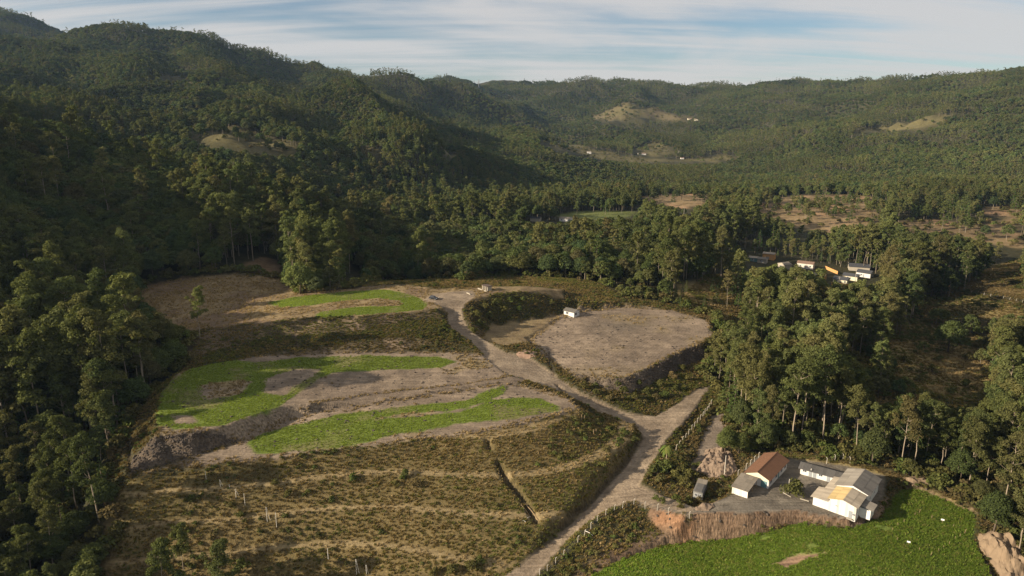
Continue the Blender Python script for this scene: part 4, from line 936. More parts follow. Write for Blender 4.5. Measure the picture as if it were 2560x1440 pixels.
PVC = plain('white_pipe', (.75,.70,.60), .5, .08); STEEL = plain('galvanised_steel', (.30,.31,.32), .6, .1, 1.0, None, .3, .4); ROADSTAKE = plain('brown_stake', (.24,.15,.08), .9, .3); WIRE = plain('fence_wire', (.22,.21,.20), .6, .1)
def on(px, py): return hit(px, py)

# ------------------------------------------------------------------ parts of buildings
def sheet_mesh(name, u, v, m, waves=5, amp=.035):
    """a corrugated sheet, u wide along the ridge, v long down the slope, with thickness"""
    n = waves * 4; mb = MB(); vs = []
    for s in (0, 1):
        for i in range(n + 1):
            zz = amp * math.sin(2 * math.pi * i / 4) - .025 * s
            vs += [(u * i / n, 0, zz), (u * i / n, v, zz)]
    k = 2 * (n + 1); fs = []
    for i in range(n): fs += [(2*i, 2*i+2, 2*i+3, 2*i+1), (k+2*i, k+2*i+1, k+2*i+3, k+2*i+2), (2*i, k+2*i, k+2*i+2, 2*i+2), (2*i+1, 2*i+3, k+2*i+3, k+2*i+1)]
    fs += [(0, 1, k+1, k), (2*n, k+2*n, k+2*n+1, 2*n+1)]
    return mb.add(vs, fs).mesh(name, m)
def sheet_slope(parent, p0, along, down, m, su=1.05, sv=2.2, name='roof_sheet'):
    """covers a sloped rectangle with separate sheets: p0 the corner at the top, along the ridge and down the slope as vectors"""
    along, down, p0 = Vector(along), Vector(down), Vector(p0); na = max(1, round(along.length / su)); nd = max(1, round(down.length / sv))
    u, v = along.length / na, down.length / nd; me = sheet_mesh(name, u * 1.03, v + .12, m)
    ex, ey = along.normalized(), down.normalized(); ez = ex.cross(ey)
    if ez.z < 0: ex, p0 = -ex, p0 + along; ez = ex.cross(ey)
    from mathutils import Matrix
    for i in range(na):
        for j in range(nd):
            o = link(name, me, parent); q = p0 + ex * (u * i) + ey * (v * j) + ez * (.03 + .028 * (nd - 1 - j) + .006 * ((i * 7 + j * 3) % 3))
            o.matrix_local = Matrix(((ex.x, ey.x, ez.x, q.x), (ex.y, ey.y, ez.y, q.y), (ex.z, ey.z, ez.z, q.z), (0, 0, 0, 1)))
def gable_sheets(parent, x0, x1, y0, y1, ze, zr, m, m2=None, xr=None, oh=.35, su=1.05, sv=2.2):
    """ridge along y"""
    xr = (x0 + x1) / 2 if xr is None else xr
    sl = (zr - ze) / (xr - x0); sl2 = (zr - ze) / (x1 - xr)
    sheet_slope(parent, (xr, y0 - oh, zr), (0, y1 - y0 + 2 * oh, 0), (x0 - oh - xr, 0, ze - sl * oh - zr), m, su, sv)
    sheet_slope(parent, (xr, y0 - oh, zr), (0, y1 - y0 + 2 * oh, 0), (x1 + oh - xr, 0, ze - sl2 * oh - zr), m2 or m, su, sv)
def gable_walls(parent, x0, x1, y0, y1, ze, zr, m, name='wall', xr=None):
    xr = (x0 + x1) / 2 if xr is None else xr
    MB().prism([(x0, -.6), (x1, -.6), (x1, ze), (xr, zr), (x0, ze)], y0, y1, 'y').obj(name, m, parent)
def door(parent, x, y, w=.85, h=2.05, m=DOOR, side='y'):
    d = (MB().box(x, y - .05, 0, x + w, y + .02, h) if side == 'y' else MB().box(x - .02, y, 0, x + .05, y + w, h)).obj('door', m, parent)
    (MB().box(x + w - .16, y - .09, h * .48, x + w - .08, y - .05, h * .54) if side == 'y' else MB().box(x + .05, y + w - .16, h * .48, x + .09, y + w - .08, h * .54)).obj('handle', STEEL, d)
    return d
def window(parent, x, y, z, w=.9, h=.7, side='y', glass=None, frame=None):
    s = .05; f = MB()
    if side == 'y':
        g = MB().box(x, y - .03, z, x + w, y + .02, z + h).obj('window', glass or GLASS, parent)
        f.box(x - s, y - .06, z - s, x + w + s, y - .01, z).box(x - s, y - .06, z + h, x + w + s, y - .01, z + h + s).box(x - s, y - .06, z, x, y - .01, z + h).box(x + w, y - .06, z, x + w + s, y - .01, z + h).box(x + w / 2 - s / 2, y - .055, z, x + w / 2 + s / 2, y - .031, z + h)
    else:
        g = MB().box(x - .02, y, z, x + .03, y + w, z + h).obj('window', glass or GLASS, parent)
        f.box(x + .01, y - s, z - s, x + .06, y + w + s, z).box(x + .01, y - s, z + h, x + .06, y + w + s, z + h + s).box(x + .01, y - s, z, x + .06, y, z + h).box(x + .01, y + w, z, x + .06, y + w + s, z + h).box(x + .031, y + w / 2 - s / 2, z, x + .055, y + w / 2 + s / 2, z + h)
    f.obj('frame', frame or FRAME, g); return g
def planks(parent, x0, x1, y, ztop, n, m, name='plank', t=.05):
    """a front of separate upright boards; ztop(x) is the height of the front above x"""
    w = (x1 - x0) / n
    for i in range(n):
        a, b = x0 + w * i + .012, x0 + w * (i + 1) - .012; pr = rng.uniform(0, .02)
        MB().prism([(a, -.1), (b, -.1), (b, ztop(b)), (a, ztop(a))], y - t - pr, y - .004, 'y').obj(name, m if i % 4 or m is not WHITE else WHITE_OLD, parent)
BR = R(-41.5)
# ---- the white barn
b = thing('barn', (82.9, 159.8, 0), BR, 'white boarded barn with tan and grey gabled roofs at the corner of the yard', 'barn')
fw, fd = 6.7, 7.9
gable_walls(b, 0, fw, 0, fd, 3.55, 4.35, WHITE); planks(b, 0, fw, 0, lambda q: 3.52 + .8 * (1 - abs(q - fw / 2) / (fw / 2)), 13, WHITE)
gable_sheets(b, 0, fw, 0, fd - .3, 3.6, 4.42, FIBRE_TAN, FIBRE_PALE, None, .3)
gable_walls(b, -.5, 7.3, fd, fd + 10.8, 3.95, 5.2, WHITE, 'rear_wall'); gable_sheets(b, -.5, 7.3, fd - .1, fd + 10.8, 4.0, 5.28, FIBRE, FIBRE_DARK, None, .45)
MB().box(-3.9, .05, -.4, -.02, 6.0, 2.35).obj('side_wing', WHITE, b); sheet_slope(b, (.05, -.4, 3.02), (0, 6.8, 0), (-4.5, 0, -.62), FIBRE_PALE)
MB().box(-2.3, 6.05, -.4, -.55, 13.5, 2.5).obj('passage', WHITE, b); sheet_slope(b, (-.52, 5.9, 3.25), (0, 8.0, 0), (-2.3, 0, -.4), FIBRE_PALE)
MB().box(fw + .02, 3.0, -.4, 9.4, 6.6, 2.3).obj('lean_to', WHITE, b); sheet_slope(b, (fw + .05, 2.7, 3.0), (0, 4.2, 0), (3.1, 0, -.55), FIBRE)
door(b, 5.05, -.07, .85, 2.05); window(b, 5.98, -.08, 1.1, .55, .5); window(b, 1.75, -.08, 2.05, .5, .32, 'y', RUST)
MB().box(.0, -.16, 3.1, .18, -.06, 3.35).obj('wall_lamp', BLACK, b)
window(b, fw, 1.0, 1.3, .7, .6, 'x'); window(b, 7.3, fd + 2, 1.5, 1.0, .7, 'x'); window(b, 7.3, fd + 6, 1.5, 1.0, .7, 'x')
MB().box(4.8, -.75, -.1, 6.1, -.08, .12).obj('doorstep', CONC, b)
# ---- the long low building
b = thing('long_shed', (83.1, 178.2, 0), R(-35.5), 'long low white building with four grey doors and a dark corrugated roof', 'shed')
Lw, Ld = 12.6, 4.0
MB().prism([(0, -.5), (Ld, -.5), (Ld, 2.35), (Ld / 2, 3.15), (0, 2.35)], 0, Lw, 'x').obj('wall', WHITE, b)
sheet_slope(b, (-.5, Ld / 2, 3.2), (Lw + 1, 0, 0), (0, -Ld / 2 - .55, -1.02), FIBRE_DARK, 1.05, 3); sheet_slope(b, (-.5, Ld / 2, 3.2), (Lw + 1, 0, 0), (0, Ld / 2 + .5, -1.0), FIBRE_DARK, 1.05, 3)
for q in (2.3, 3.45, 7.1, 9.6): door(b, q, 0, .9, 1.95)
window(b, .7, 0, 1.35, .95, .5); window(b, 5.0, 0, 1.35, .9, .5)
MB().tube([(2.9, -.3, 2.5), (2.9, -.3, 3.0)], [.09, .09], 8).obj('vent_pipe', PVC, b)
# ---- red tiled house
def tiled_slope(parent, p0, along, down, m, cols=26, rows_=12, amp=.05):
    p0, along, down = Vector(p0), Vector(along), Vector(down); nn_ = along.cross(down).normalized(); nn_ = nn_ if nn_.z > 0 else -nn_
    mb = MB(); vs = []; nu = cols * 2
    for j in range(rows_ + 1):
        for e in (0, 1):
            for i in range(nu + 1):
                h = (amp if i % 2 else 0) + (.05 if e else 0)
                vs.append(p0 + along * (i / nu) + down * (j / rows_) + nn_ * h)
    W_ = nu + 1; fs = []
    for r in range(2 * rows_ + 1):
        for i in range(nu): fs.append((r * W_ + i, r * W_ + i + 1, (r + 1) * W_ + i + 1, (r + 1) * W_ + i))
    return mb.add(vs, fs).obj('roof_slope', m, parent)
b = thing('tiled_house', (65.7, 174.3, 0), R(-40.5), 'long house with a red clay tile roof and cream gable', 'house')
W, D = 7.0, 15.0
gable_walls(b, .3, W - .3, .35, D - .3, 2.75, 4.1, WHITE)
MB().prism([(.28, 2.2), (W - .28, 2.2), (W - .28, 2.76), (W / 2, 4.12), (.28, 2.76)], .24, .345, 'y').obj('gable_board', CREAM, b)
tiled_slope(b, (W / 2, -.3, 4.35), (0, D + .6, 0), (-W / 2 - .25, 0, -1.5), TILE); tiled_slope(b, (W / 2, -.3, 4.35), (0, D + .6, 0), (W / 2 + .25, 0, -1.5), TILE)
MB().tube([(W / 2, -.35, 4.4), (W / 2, D + .35, 4.4)], [.14, .14], 8).obj('ridge_cap', TILE, b)
for q in (1.5, 5.5, 9.5, 12.5): window(b, W - .3, q, 1.1, 1.4, 1.0, 'x', GLASS)
door(b, W - .3, 7.6, .9, 2.05, BLUEG, 'x'); MB().box(4.6, .2, 0, 6.2, .3, 2.1).obj('shutter_door', BLUEG, b)
b = thing('carport', (60.3, 168.2, 0), R(-38), 'open carport with a grey sheet roof and white boarded front before the tiled house', 'carport')
planks(b, 0, 4.3, .06, lambda q: 2.1 - .06 * q, 8, WHITE); MB().box(0, .06, 1.95, 4.3, .16, 2.08).obj('beam', WOOD, b)
for q in ((.06, .2), (4.2, .2), (.06, 3.8), (4.2, 3.8), (.06, 7.0), (4.2, 7.0)): MB().box(q[0], q[1], -.4, q[0] + .12, q[1] + .12, 2.1).obj('post', WOOD, b)
sheet_slope(b, (-.25, 7.6, 2.75), (4.8, 0, 0), (0, -8.0, -.55), FIBRE_PALE, 1.1, 2.1)
# ---- old dark cabin in the shrubs
b = thing('cabin', (50.0, 169.2, float(ground_z(51, 171)) - .1), R(-26), 'derelict dark cabin with a peeling white front among the shrubs', 'cabin')
MB().box(0, .08, -.4, 2.6, 7.0, 2.4).obj('body', FIBRE_DARK, b); MB().prism([(-.1, 2.4), (2.7, 2.4), (2.2, 2.62), (.4, 2.62)], .0, 7.1, 'y').obj('roof', FIBRE_DARK, b)
planks(b, 0, 2.6, .08, lambda q: 2.38, 5, plain('peeling_grey_board', (.20,.20,.18), .9, .5, 2.5, vary=.5), 'plank'); window(b, .45, .02, 1.15, .75, .75); window(b, 1.4, .02, 1.15, .75, .75)
sheet_slope(b, (-.05, 4.6, 2.68), (2.7, 0, 0), (0, 2.5, .02), FIBRE_PALE, 1.3, 2.6)
# ---- small white house on the bare field
g = ground_z(28, 306)
b = thing('white_house', (24.3, 307.4, float(g)), R(-41), 'small white house with a grey roof standing alone on the bare field', 'house')
MB().prism([(0, -.8), (4.3, -.8), (4.3, 2.45), (2.15, 3.3), (0, 2.45)], 0, 5.8, 'x').obj('wall', WHITE, b)
sheet_slope(b, (-.35, 2.15, 3.36), (6.5, 0, 0), (0, -2.6, -1.03), FIBRE, 1.1, 3); sheet_slope(b, (-.35, 2.15, 3.36), (6.5, 0, 0), (0, 2.6, -1.03), FIBRE, 1.1, 3)
window(b, 1.3, 0, .95, 1.3, 1.0); window(b, 5.8, .8, .8, 1.4, 1.1, 'x'); window(b, 5.8, 3.1, 1.4, .5, .5, 'x')
MB().box(-1.6, -1.4, -.5, 4.8, -.1, .12).obj('plinth', CONC, b)
# ---- concrete hut with open bays
g = ground_z(-11, 308)
b = thing('concrete_hut', (-13.9, 309.2, float(g)), R(-52), 'small raw concrete hut with open bays beside a low walled pit', 'hut')
for q in (0, 1.25, 2.5, 3.75): MB().box(q, 0, -.6, q + .45, 2.4, 2.3).obj('pier', CONC, b)
MB().box(.46, 2.1, -.6, 3.74, 2.38, 2.3).obj('back_wall', CONC, b); MB().box(-.3, -.35, 2.305, 4.5, 2.7, 2.5).obj('roof', plain('flat_roof', (.10,.075,.06), .95, .4), b)
for (a0, a1, lb) in (((1195, 722), (1217, 730), 'long pale concrete kerb beside the concrete hut'), ((1167, 733), (1176, 737), 'short pale concrete kerb near the track head')):
    p, q = on(*a0), on(*a1); d = Vector(q) - Vector(p); o = MB().box(0, -.15, -.3, d.length, .15, .45).obj('concrete_kerb', CONC); o.location = p; o.rotation_euler = (0, 0, math.atan2(d.y, d.x)); tag(o, lb, 'kerb')

# ---- the dark car
p = on(1084, 748); b = thing('car', (p[0], p[1], p[2] + .02), R(-24), 'dark hatchback car parked where the track reaches the upper terrace', 'car')
def car(b):
    side = [(-2.0, .32), (-1.98, .78), (-1.85, .95), (-1.0, .98), (.9, .96), (1.75, .82), (2.02, .62), (2.02, .32)]
    MB().prism(side, -.82, .82, 'y').obj('body', CARP, b)
    cab = MB(); lo = [(-1.82, -.76), (1.0, -.76), (1.0, .76), (-1.82, .76)]; hi = [(-1.45, -.60), (.25, -.60), (.25, .60), (-1.45, .60)]
    cab.add([(x_, y_, .95) for x_, y_ in lo] + [(x_, y_, 1.43) for x_, y_ in hi], [(0, 1, 5, 4), (1, 2, 6, 5), (2, 3, 7, 6), (3, 0, 4, 7)]).obj('windows', GLASS, b)
    MB().box(-1.5, -.63, 1.42, .3, .63, 1.48).obj('roof', CARP, b)
    for wx in (-1.25, 1.25):
        for sy in (-1, 1):
            w = MB().tube([(wx, sy * .70, .31), (wx, sy * .86, .31)], [.31, .31], 14).obj('wheel', RUBBER, b); MB().tube([(wx, sy * .861, .31), (wx, sy * .88, .31)], [.18, .18], 10).obj('rim', STEEL, w)
    for sy in (-.62, .62): MB().box(1.9, sy - .17, .58, 2.04, sy + .17, .74).obj('headlight', FRAME, b); MB().box(-2.02, sy - .14, .66, -1.9, sy + .14, .86).obj('tail_light', RUST, b)
    MB().box(-2.06, -.8, .34, -1.96, .8, .52).obj('bumper', CARP, b); MB().box(1.98, -.8, .34, 2.08, .8, .52).obj('bumper', CARP, b)
car(b)

# ------------------------------------------------------------------ fences
post_me = MB().add([(-.07,-.07,-.5),(.07,-.07,-.5),(.07,.07,-.5),(-.07,.07,-.5),(-.06,-.06,1.75),(.06,-.06,1.75),(.06,.06,1.75),(-.06,.06,1.75),(.24,-.05,2.12),(.36,-.05,2.06),(.36,.05,2.06),(.24,.05,2.12)],
    [(0,3,2,1),(0,1,5,4),(1,2,6,5),(2,3,7,6),(3,0,4,7),(4,5,9,8),(5,6,10,9),(6,7,11,10),(7,4,8,11),(8,9,10,11)]).mesh('post', POSTM)
def fence(pts, label, h=1.0, arm=0.0, wires=True):
    W_ = [on(*p) for p in pts]; o = thing('fence', W_[0], 0, label, 'fence')
    for i, p in enumerate(W_):
        c = link('post', post_me, o); c.location = Vector(p) - Vector(W_[0]); c.rotation_euler = (rng.normal(0, .03), rng.normal(0, .03), arm + rng.normal(0, .12)); c.scale = (1, 1, h)
    if wires:
        for zz in (.5, 1.0, 1.5):
            mb = MB()
            for p, q in zip(W_[:-1], W_[1:]):
                a, c_ = Vector(p) - Vector(W_[0]), Vector(q) - Vector(W_[0])
                if (c_ - a).length < 16: mb.tube([a + Vector((0, 0, zz * h)), c_ + Vector((0, 0, zz * h))], [.012, .012], 3)
            if mb.v: mb.obj('wire', WIRE, o)
def scl_(pts, x0, y0, k): return [(x0 + a / k, y0 + c / k) for a, c in pts]
fence(scl_([(290,1438),(348,1413),(408,1356),(468,1300),(570,1195),(620,1150),(667,1095),(714,1047),(777,998),(838,965),(900,940),(982,920),(1065,945),(1155,958),(1235,988),(1390,1018)], 1250, 950, 2.938), 'concrete post fence along the edge of the road above the green field', 1.05, R(-20))
fence(scl_([(1292,515),(1315,488),(1340,455),(1362,432),(1385,402),(1408,370),(1427,348),(1448,318),(1470,293),(1490,270),(1505,250),(1519,232),(1534,208),(1550,182)], 1250, 950, 2.938), 'straight row of concrete fence posts on the grassy bank beside the upper road', 1.0, R(-20))
fence(scl_([(765,285),(915,230),(1060,215),(1185,270),(1330,185)], 1960, 1120, 7.2), 'bent-top concrete posts in the grass behind the long white building', 1.0, R(140))
fence(scl_([(1225,760),(1395,625),(1485,540),(1575,462),(1665,388)], 1700, 1100, 8.47), 'bent-top concrete posts running beside the red tiled house', 1.0, R(-10))
fence([(2378,1203),(2388,1206),(2399,1211),(2411,1219)], 'short row of concrete posts at the far edge of the green field', 1.0, R(180), False)
fence([(2428,733),(2444,735),(2460,738),(2476,741),(2492,744),(2508,747),(2524,750),(2540,753),(2556,757)], 'pale post fence along the distant road at the meadow', .75, 0)

# ------------------------------------------------------------------ poles, stakes and signs
def px_height(p, dpx):
    """metres of an upright whose picture is dpx tall, standing at p"""
    _, py0, _ = project(*p); _, py1, _ = project(p[0], p[1], p[2] + 1.0); return dpx / max(py0 - py1, 1e-3)
def pole(name, base, top, r, m, label, cat, group=None):
    p = on(*base); h = px_height(p, base[1] - top[1]); o = MB().tube([(0, 0, -.5), (0, 0, h)], [r, r * .8], 7).obj(name, m); o.location = p; tag(o, label, cat, group); return o, p, h
K = lambda a, c: (400 + a / 4.267, 1150 + c / 4.267)
for bs, tp, leg, lb in (((492,205), 115, None, 'single white pole highest on the slope, below the terrace edge'), ((645,285), 210, (668,270), 'white A-shaped pole pair just below the highest white pole'), ((742,305), 260, None, 'shortest single white pole on the slope'),
        ((813,410), 312, (842,380), 'white A-shaped pole pair in the middle of the line on the slope'), ((908,482), 360, None, 'tall single white pole in the middle of the slope'), ((1145,660), 503, (1178,640), 'largest white A-shaped pole pair halfway down the slope'),
        ((1246,720), 560, None, 'tall white pole right beside the largest A-shaped pair'), ((1795,1062), 940, None, 'lone leaning white pole low on the slope'), ((2098,1225), 1060, (2128,1215), 'white A-shaped pole pair at the lower picture edge'), ((2203,1225), 1120, (2226,1215), 'white narrow pole pair at the lower picture edge, nearer the road')):
    p = on(*K(*bs)); h = px_height(p, (bs[1] - tp) / 4.267); o = thing('marker_pole', p, 0, lb, 'pole')
    MB().tube([(0, 0, -.4), (0, 0, h)], [.06, .05], 7).obj('upright', PVC, o)
    if leg:
        q = on(*K(*leg)); d = Vector(q) - Vector(p); d = d * (min(1.0, 1.6 / d.length)); MB().tube([(d.x, d.y, d.z - .2), (.06, 0, h - .05)], [.05, .045], 7).obj('strut', PVC, o)
K2 = lambda a, c: (2200 + a / 3.272, 1000 + c / 3.272)
for i, (bs, hh, lean) in enumerate((((100,1070), .9, 0), ((145,1030), .9, 0), ((195,1000), .9, 0), ((285,943), .8, 0), ((318,925), 1.1, .5), ((422,970), 1.1, 0), ((597,1042), .9, .2), ((690,1090), 1.3, .6), ((653,1118), .9, .1), ((613,1140), .9, 0), ((565,1185), 1.0, 0), ((517,1215), .9, 0), ((476,1240), .9, 0), ((410,1275), 1.1, .7), ((320,1232), .9, 0), ((140,1150), .9, 0))):
    p = on(*K2(*bs)); o = MB().tube([(0, 0, -.3), (lean * .5, 0, hh)], [.055, .045], 6).obj('wooden_stake', WOOD); o.location = p
    tag(o, 'leaning wooden stake in the green field' if lean > .3 else 'upright wooden stake in the green field', 'stake', 'stakes in the green field')
for bs, lb in (((508,1008), 'small white sign on a stake, farther into the green field'), ((230,1190), 'small white sign on a stake, nearer the barn shadow in the green field')):
    p = on(*K2(*bs)); o = thing('sign', p, R(-30), lb, 'sign'); MB().tube([(0, 0, -.3), (0, 0, .9)], [.05, .05], 6).obj('stake', WOOD, o); MB().box(-.38, -.09, .85, .38, -.05, 1.28).obj('board', FRAME, o)
for bs, hh, lb in (((1454,1050), 1.9, 'left brown post of the pair on the shaded bank by the track'), ((1461,1052), 1.9, 'right brown post of the pair on the shaded bank by the track'), ((1484,1086), 1.7, 'taller brown post by the bench path below the track'), ((1490,1082), 1.4, 'shorter brown post by the bench path below the track')):
    p = on(*bs); o = MB().tube([(0, 0, -.4), (0, 0, hh)], [.10, .09], 7).obj('brown_post', WOOD); o.location = p; tag(o, lb, 'post')
def utility(base, top, lb, arm=True):
    p = on(*base); h = px_height(p, base[1] - top[1]); o = thing('utility_pole', p, 0, lb, 'utility pole')
    MB().tube([(0, 0, -.6), (0, 0, h)], [.17, .11], 8).obj('shaft', POSTM, o)
    if arm:
        MB().box(-.9, -.06, h - .55, .9, .06, h - .42).obj('crossarm', WOOD, o)
        for q in (-.8, 0, .8): MB().tube([(q, 0, h - .42), (q, 0, h - .22)], [.05, .04], 6).obj('insulator', FRAME, o)
utility((1849,668), (1853,629), 'utility pole among pines at the near end of the village'); utility((2095,726), (2099,692), 'utility pole before the ochre wall of the village'); utility((2137,710), (2141,672), 'utility pole between the village houses'); utility((1709,548), (1710,518), 'utility pole at the far road by the straw-coloured field')
utility((1970.4,1231), (1971,1198), 'thin pole beside the bare bush in the yard', False); utility((1811,1190), (1815,1139), 'thin pole in front of the soil heap', False)
# ------------------------------------------------------------------ soil heaps
def heap(name, outline, h, m, lb, seed, rough=.5):
    P_ = HitPoly(outline); c = P_.P.mean(0); o0 = Vector((c[0], c[1], float(ground_z(*c)))); lo, hi = P_.P.min(0) - .5, P_.P.max(0) + .5; st = .36
    xs, ys = np.arange(lo[0], hi[0], st), np.arange(lo[1], hi[1], st); gx, gy = np.meshgrid(xs, ys); d = -P_.sd(gx, gy, .5, 3, seed)
    zz = ground_z(gx, gy) + np.where(d > 0, h * sstep(0, max(2.2, h * 1.4), d) * (1 + rough * fbm(gx, gy, 2.4, 3, seed)), 0) + np.where(d > .1, .06 + rough * .5 * np.abs(fbm(gx, gy, 1.2, 2, seed + 3)), -.3)
    mb = MB(); nxx = len(xs); vs = np.stack([gx - o0.x, gy - o0.y, zz - o0.z], -1).reshape(-1, 3); fs = []
    for j in range(len(ys) - 1):
        for i in range(nxx - 1):
            if max(d[j, i], d[j+1, i], d[j, i+1], d[j+1, i+1]) > -.3: fs.append((j*nxx+i, j*nxx+i+1, (j+1)*nxx+i+1, (j+1)*nxx+i))
    o = mb.add(vs, fs).obj(name, m); o.location = o0; tag(o, lb, 'soil heap')
heap('soil_heap', [(1738,1178),(1765,1128),(1800,1115),(1835,1140),(1846,1180),(1815,1195),(1770,1195)], 1.15, SOIL, 'large rough heap of pale soil behind the dark cabin', 5, 1.6)
heap('soil_heap', [(1735,1276),(1745,1262),(1770,1258),(1785,1268),(1770,1280)], .8, SOIL, 'low heap of brown soil at the edge of the yard', 6, .7)
heap('soil_heap', [(2438,1335),(2470,1325),(2530,1340),(2560,1370),(2600,1440),(2520,1475),(2485,1425),(2445,1365)], 2.6, SOILP, 'pale eroded soil mound at the right-hand corner of the green field', 7, 1.0)
heap('soil_heap', [(2255,1195),(2290,1188),(2340,1200),(2330,1216),(2280,1216)], .7, SOILP, 'low ridge of pale soil between the barn shadow and the grove', 8, .6)
heap('soil_heap', [(1285,885),(1310,876),(1345,880),(1340,893),(1300,895)], .35, plain('pink_rubble', (.27,.18,.125), .98, .4, 1.0), 'low spread of pinkish rubble beside the track', 9, .6)
# dead logs by the trench
for i, (a0, a1, rr, lb) in enumerate((((1311,1258), (1346,1303), .13, 'long bare log lying along the trench'), ((1302,1262), (1330,1300), .10, 'thinner bare log lying along the trench'), ((1318,1296), (1327,1293), .09, 'short pale branch at the foot of the trench'), ((1305,1303), (1314,1306), .09, 'bleached branch end at the foot of the trench'), ((1462,1328), (1482,1340), .09, 'fallen fence post on the shaded road bank'))):
    p, q = Vector(on(*a0)), Vector(on(*a1)); d = q - p; o = MB().tube([(0, 0, .15), tuple(d * .5 + Vector((.1, 0, .3))), tuple(d + Vector((0, 0, .15)))], [rr, rr * .85, rr * .6], 6).obj('dead_log', WOOD if i < 2 else PVC); o.location = p; tag(o, lb, 'log')

# ------------------------------------------------------------------ houses farther off
def house(name, px, py, rz, w, d, h, rise, wm, rm, label, wins=2, ridge='x', dz=0.0):
    p = on(px, py); b = thing(name, (p[0], p[1], float(ground_z(p[0], p[1])) + dz), R(rz), label, 'house')
    if ridge == 'x':
        MB().prism([(0, -1.5), (d, -1.5), (d, h), (d / 2, h + rise), (0, h)], 0, w, 'x').obj('wall', wm, b)
        for s in (-1, 1): MB().add([(-.4, d/2, h+rise+.14), (w+.4, d/2, h+rise+.14), (w+.4, d/2+s*(d/2+.5), h-.05), (-.4, d/2+s*(d/2+.5), h-.05), (-.4, d/2, h+rise+.03), (w+.4, d/2, h+rise+.03), (w+.4, d/2+s*(d/2+.5), h-.16), (-.4, d/2+s*(d/2+.5), h-.16)], [(0,1,2,3),(4,7,6,5),(3,2,6,7),(0,3,7,4),(1,5,6,2)]).obj('roof_slope', rm, b)
    else:
        MB().prism([(0, -1.5), (w, -1.5), (w, h), (w / 2, h + rise), (0, h)], 0, d, 'y').obj('wall', wm, b)
        for s in (-1, 1): MB().add([(w/2, -.4, h+rise+.14), (w/2, d+.4, h+rise+.14), (w/2+s*(w/2+.5), d+.4, h-.05), (w/2+s*(w/2+.5), -.4, h-.05), (w/2, -.4, h+rise+.03), (w/2, d+.4, h+rise+.03), (w/2+s*(w/2+.5), d+.4, h-.16), (w/2+s*(w/2+.5), -.4, h-.16)], [(0,1,2,3),(4,7,6,5),(3,2,6,7),(0,3,7,4),(1,5,6,2)]).obj('roof_slope', rm, b)
    for i in range(wins): window(b, w * (.16 + .62 * i / max(1, wins - 1)) if wins > 1 else w * .3, 0, .95, 1.1, 1.0)
    if wins: door(b, w * .47, 0, .9, 2.0)
    return b
def wall_(p0, p1, h, m, label, name='garden_wall'):
    p, q = Vector(on(*p0)), Vector(on(*p1)); d = q - p; o = thing(name, p, math.atan2(d.y, d.x), label, 'wall'); n = max(1, round(math.hypot(d.x, d.y) / 2.6)); l = math.hypot(d.x, d.y) / n
    for i in range(n): MB().box(l * i + .02, -.08, -1.0, l * (i + 1) - .02, .08, h + d.z * (i + .5) / n).obj('panel', m, o)
house('village_house', 1992, 668, -34.0, 10.5, 6, 3.4, 1.0, WHITE_OLD, RUST, 'white village house with a rusty brown roof before tall trunks', 2)
house('village_house', 2082, 706, -40.0, 8.5, 6.5, 2.6, 1.3, CREAM, ASPH, 'cream village house with a charcoal roof right behind the ochre wall', 2)
house('village_house', 2106, 697, -40.0, 9, 6, 2.6, 1.3, CREAM, ASPH, 'cream village house with a charcoal roof, second behind the ochre wall', 1)
house('village_house', 2140, 690, -46.0, 9, 7, 3, 1.4, WHITE, ASPH, 'white village house with dark roof beside the middle utility pole', 1)
house('village_house', 2122, 676, -21.0, 13, 8, 3, 1.6, CONC, ASPH, 'wide dark-roofed house at the back of the village under the trunks', 0)
house('village_house', 2032, 698, -36.0, 7, 6, 3, .9, ORANGE, FIBRE_PALE, 'ochre village house with a pale grey roof at the near end of the ochre walls', 1)
house('village_house', 1906, 647, -32.0, 8, 7, 4.2, .5, ORANGE, FIBRE_PALE, 'two-storey ochre and white house at the left end of the village', 1)
house('village_house', 1893, 656, -32.0, 6, 6, 2.8, .8, CONC, FIBRE, 'grey unpainted house below the two-storey ochre house', 1)
house('village_house', 1943, 668, -66.0, 7, 6, 3.0, 1.0, CONC, FIBRE_PALE, 'grey house turned sideways between the pines and the white village house', 1, 'y')
house('village_house', 1872, 652, -30.0, 6, 5, 2.6, .7, BLUEG, FIBRE_PALE, 'small teal house half hidden by pines', 1)
house('village_house', 2325, 712, -41.0, 6, 5, 3, 1, WHITE, RUST, 'small white house glimpsed through the eucalyptus right of the village', 1)
house('village_house', 2350, 716, -56.0, 5, 5, 3, .8, ORANGE, FIBRE_PALE, 'small ochre house glimpsed through the eucalyptus right of the village', 1)
wall_((2078,712), (2122,718), 1.9, ORANGE, 'ochre panelled wall along the village street'); wall_((2062,672), (2094,686), 2.2, ORANGE, 'ochre wall climbing behind the bush in the village'); wall_((2030,709), (2058,703), 1.6, ORANGE, 'short ochre wall at the near end of the village')
house('villa', 1398, 553, -20, 11, 7, 3, .8, WHITE, FIBRE_PALE, 'white villa with a pale roof before the green lawn', 2); house('villa', 1325, 553, -20, 9, 7, 3, .8, CONC, ASPH, 'dark-roofed house beside palms at the edge of the lawn', 0)
house('farmhouse', 1468, 383, 0, 9, 6, 3, 1.2, WHITE, FIBRE_PALE, 'lone white farmhouse on the distant grassy knoll', 0); house('farmhouse', 1595, 387, 0, 18, 6, 3, 1.2, WHITE, RUST, 'long distant farm building below the ringed hill', 0); house('farmhouse', 1694, 383, 0, 8, 6, 4, 1.2, WHITE, FIBRE_PALE, 'distant white farmhouse beside the small green plot', 0)
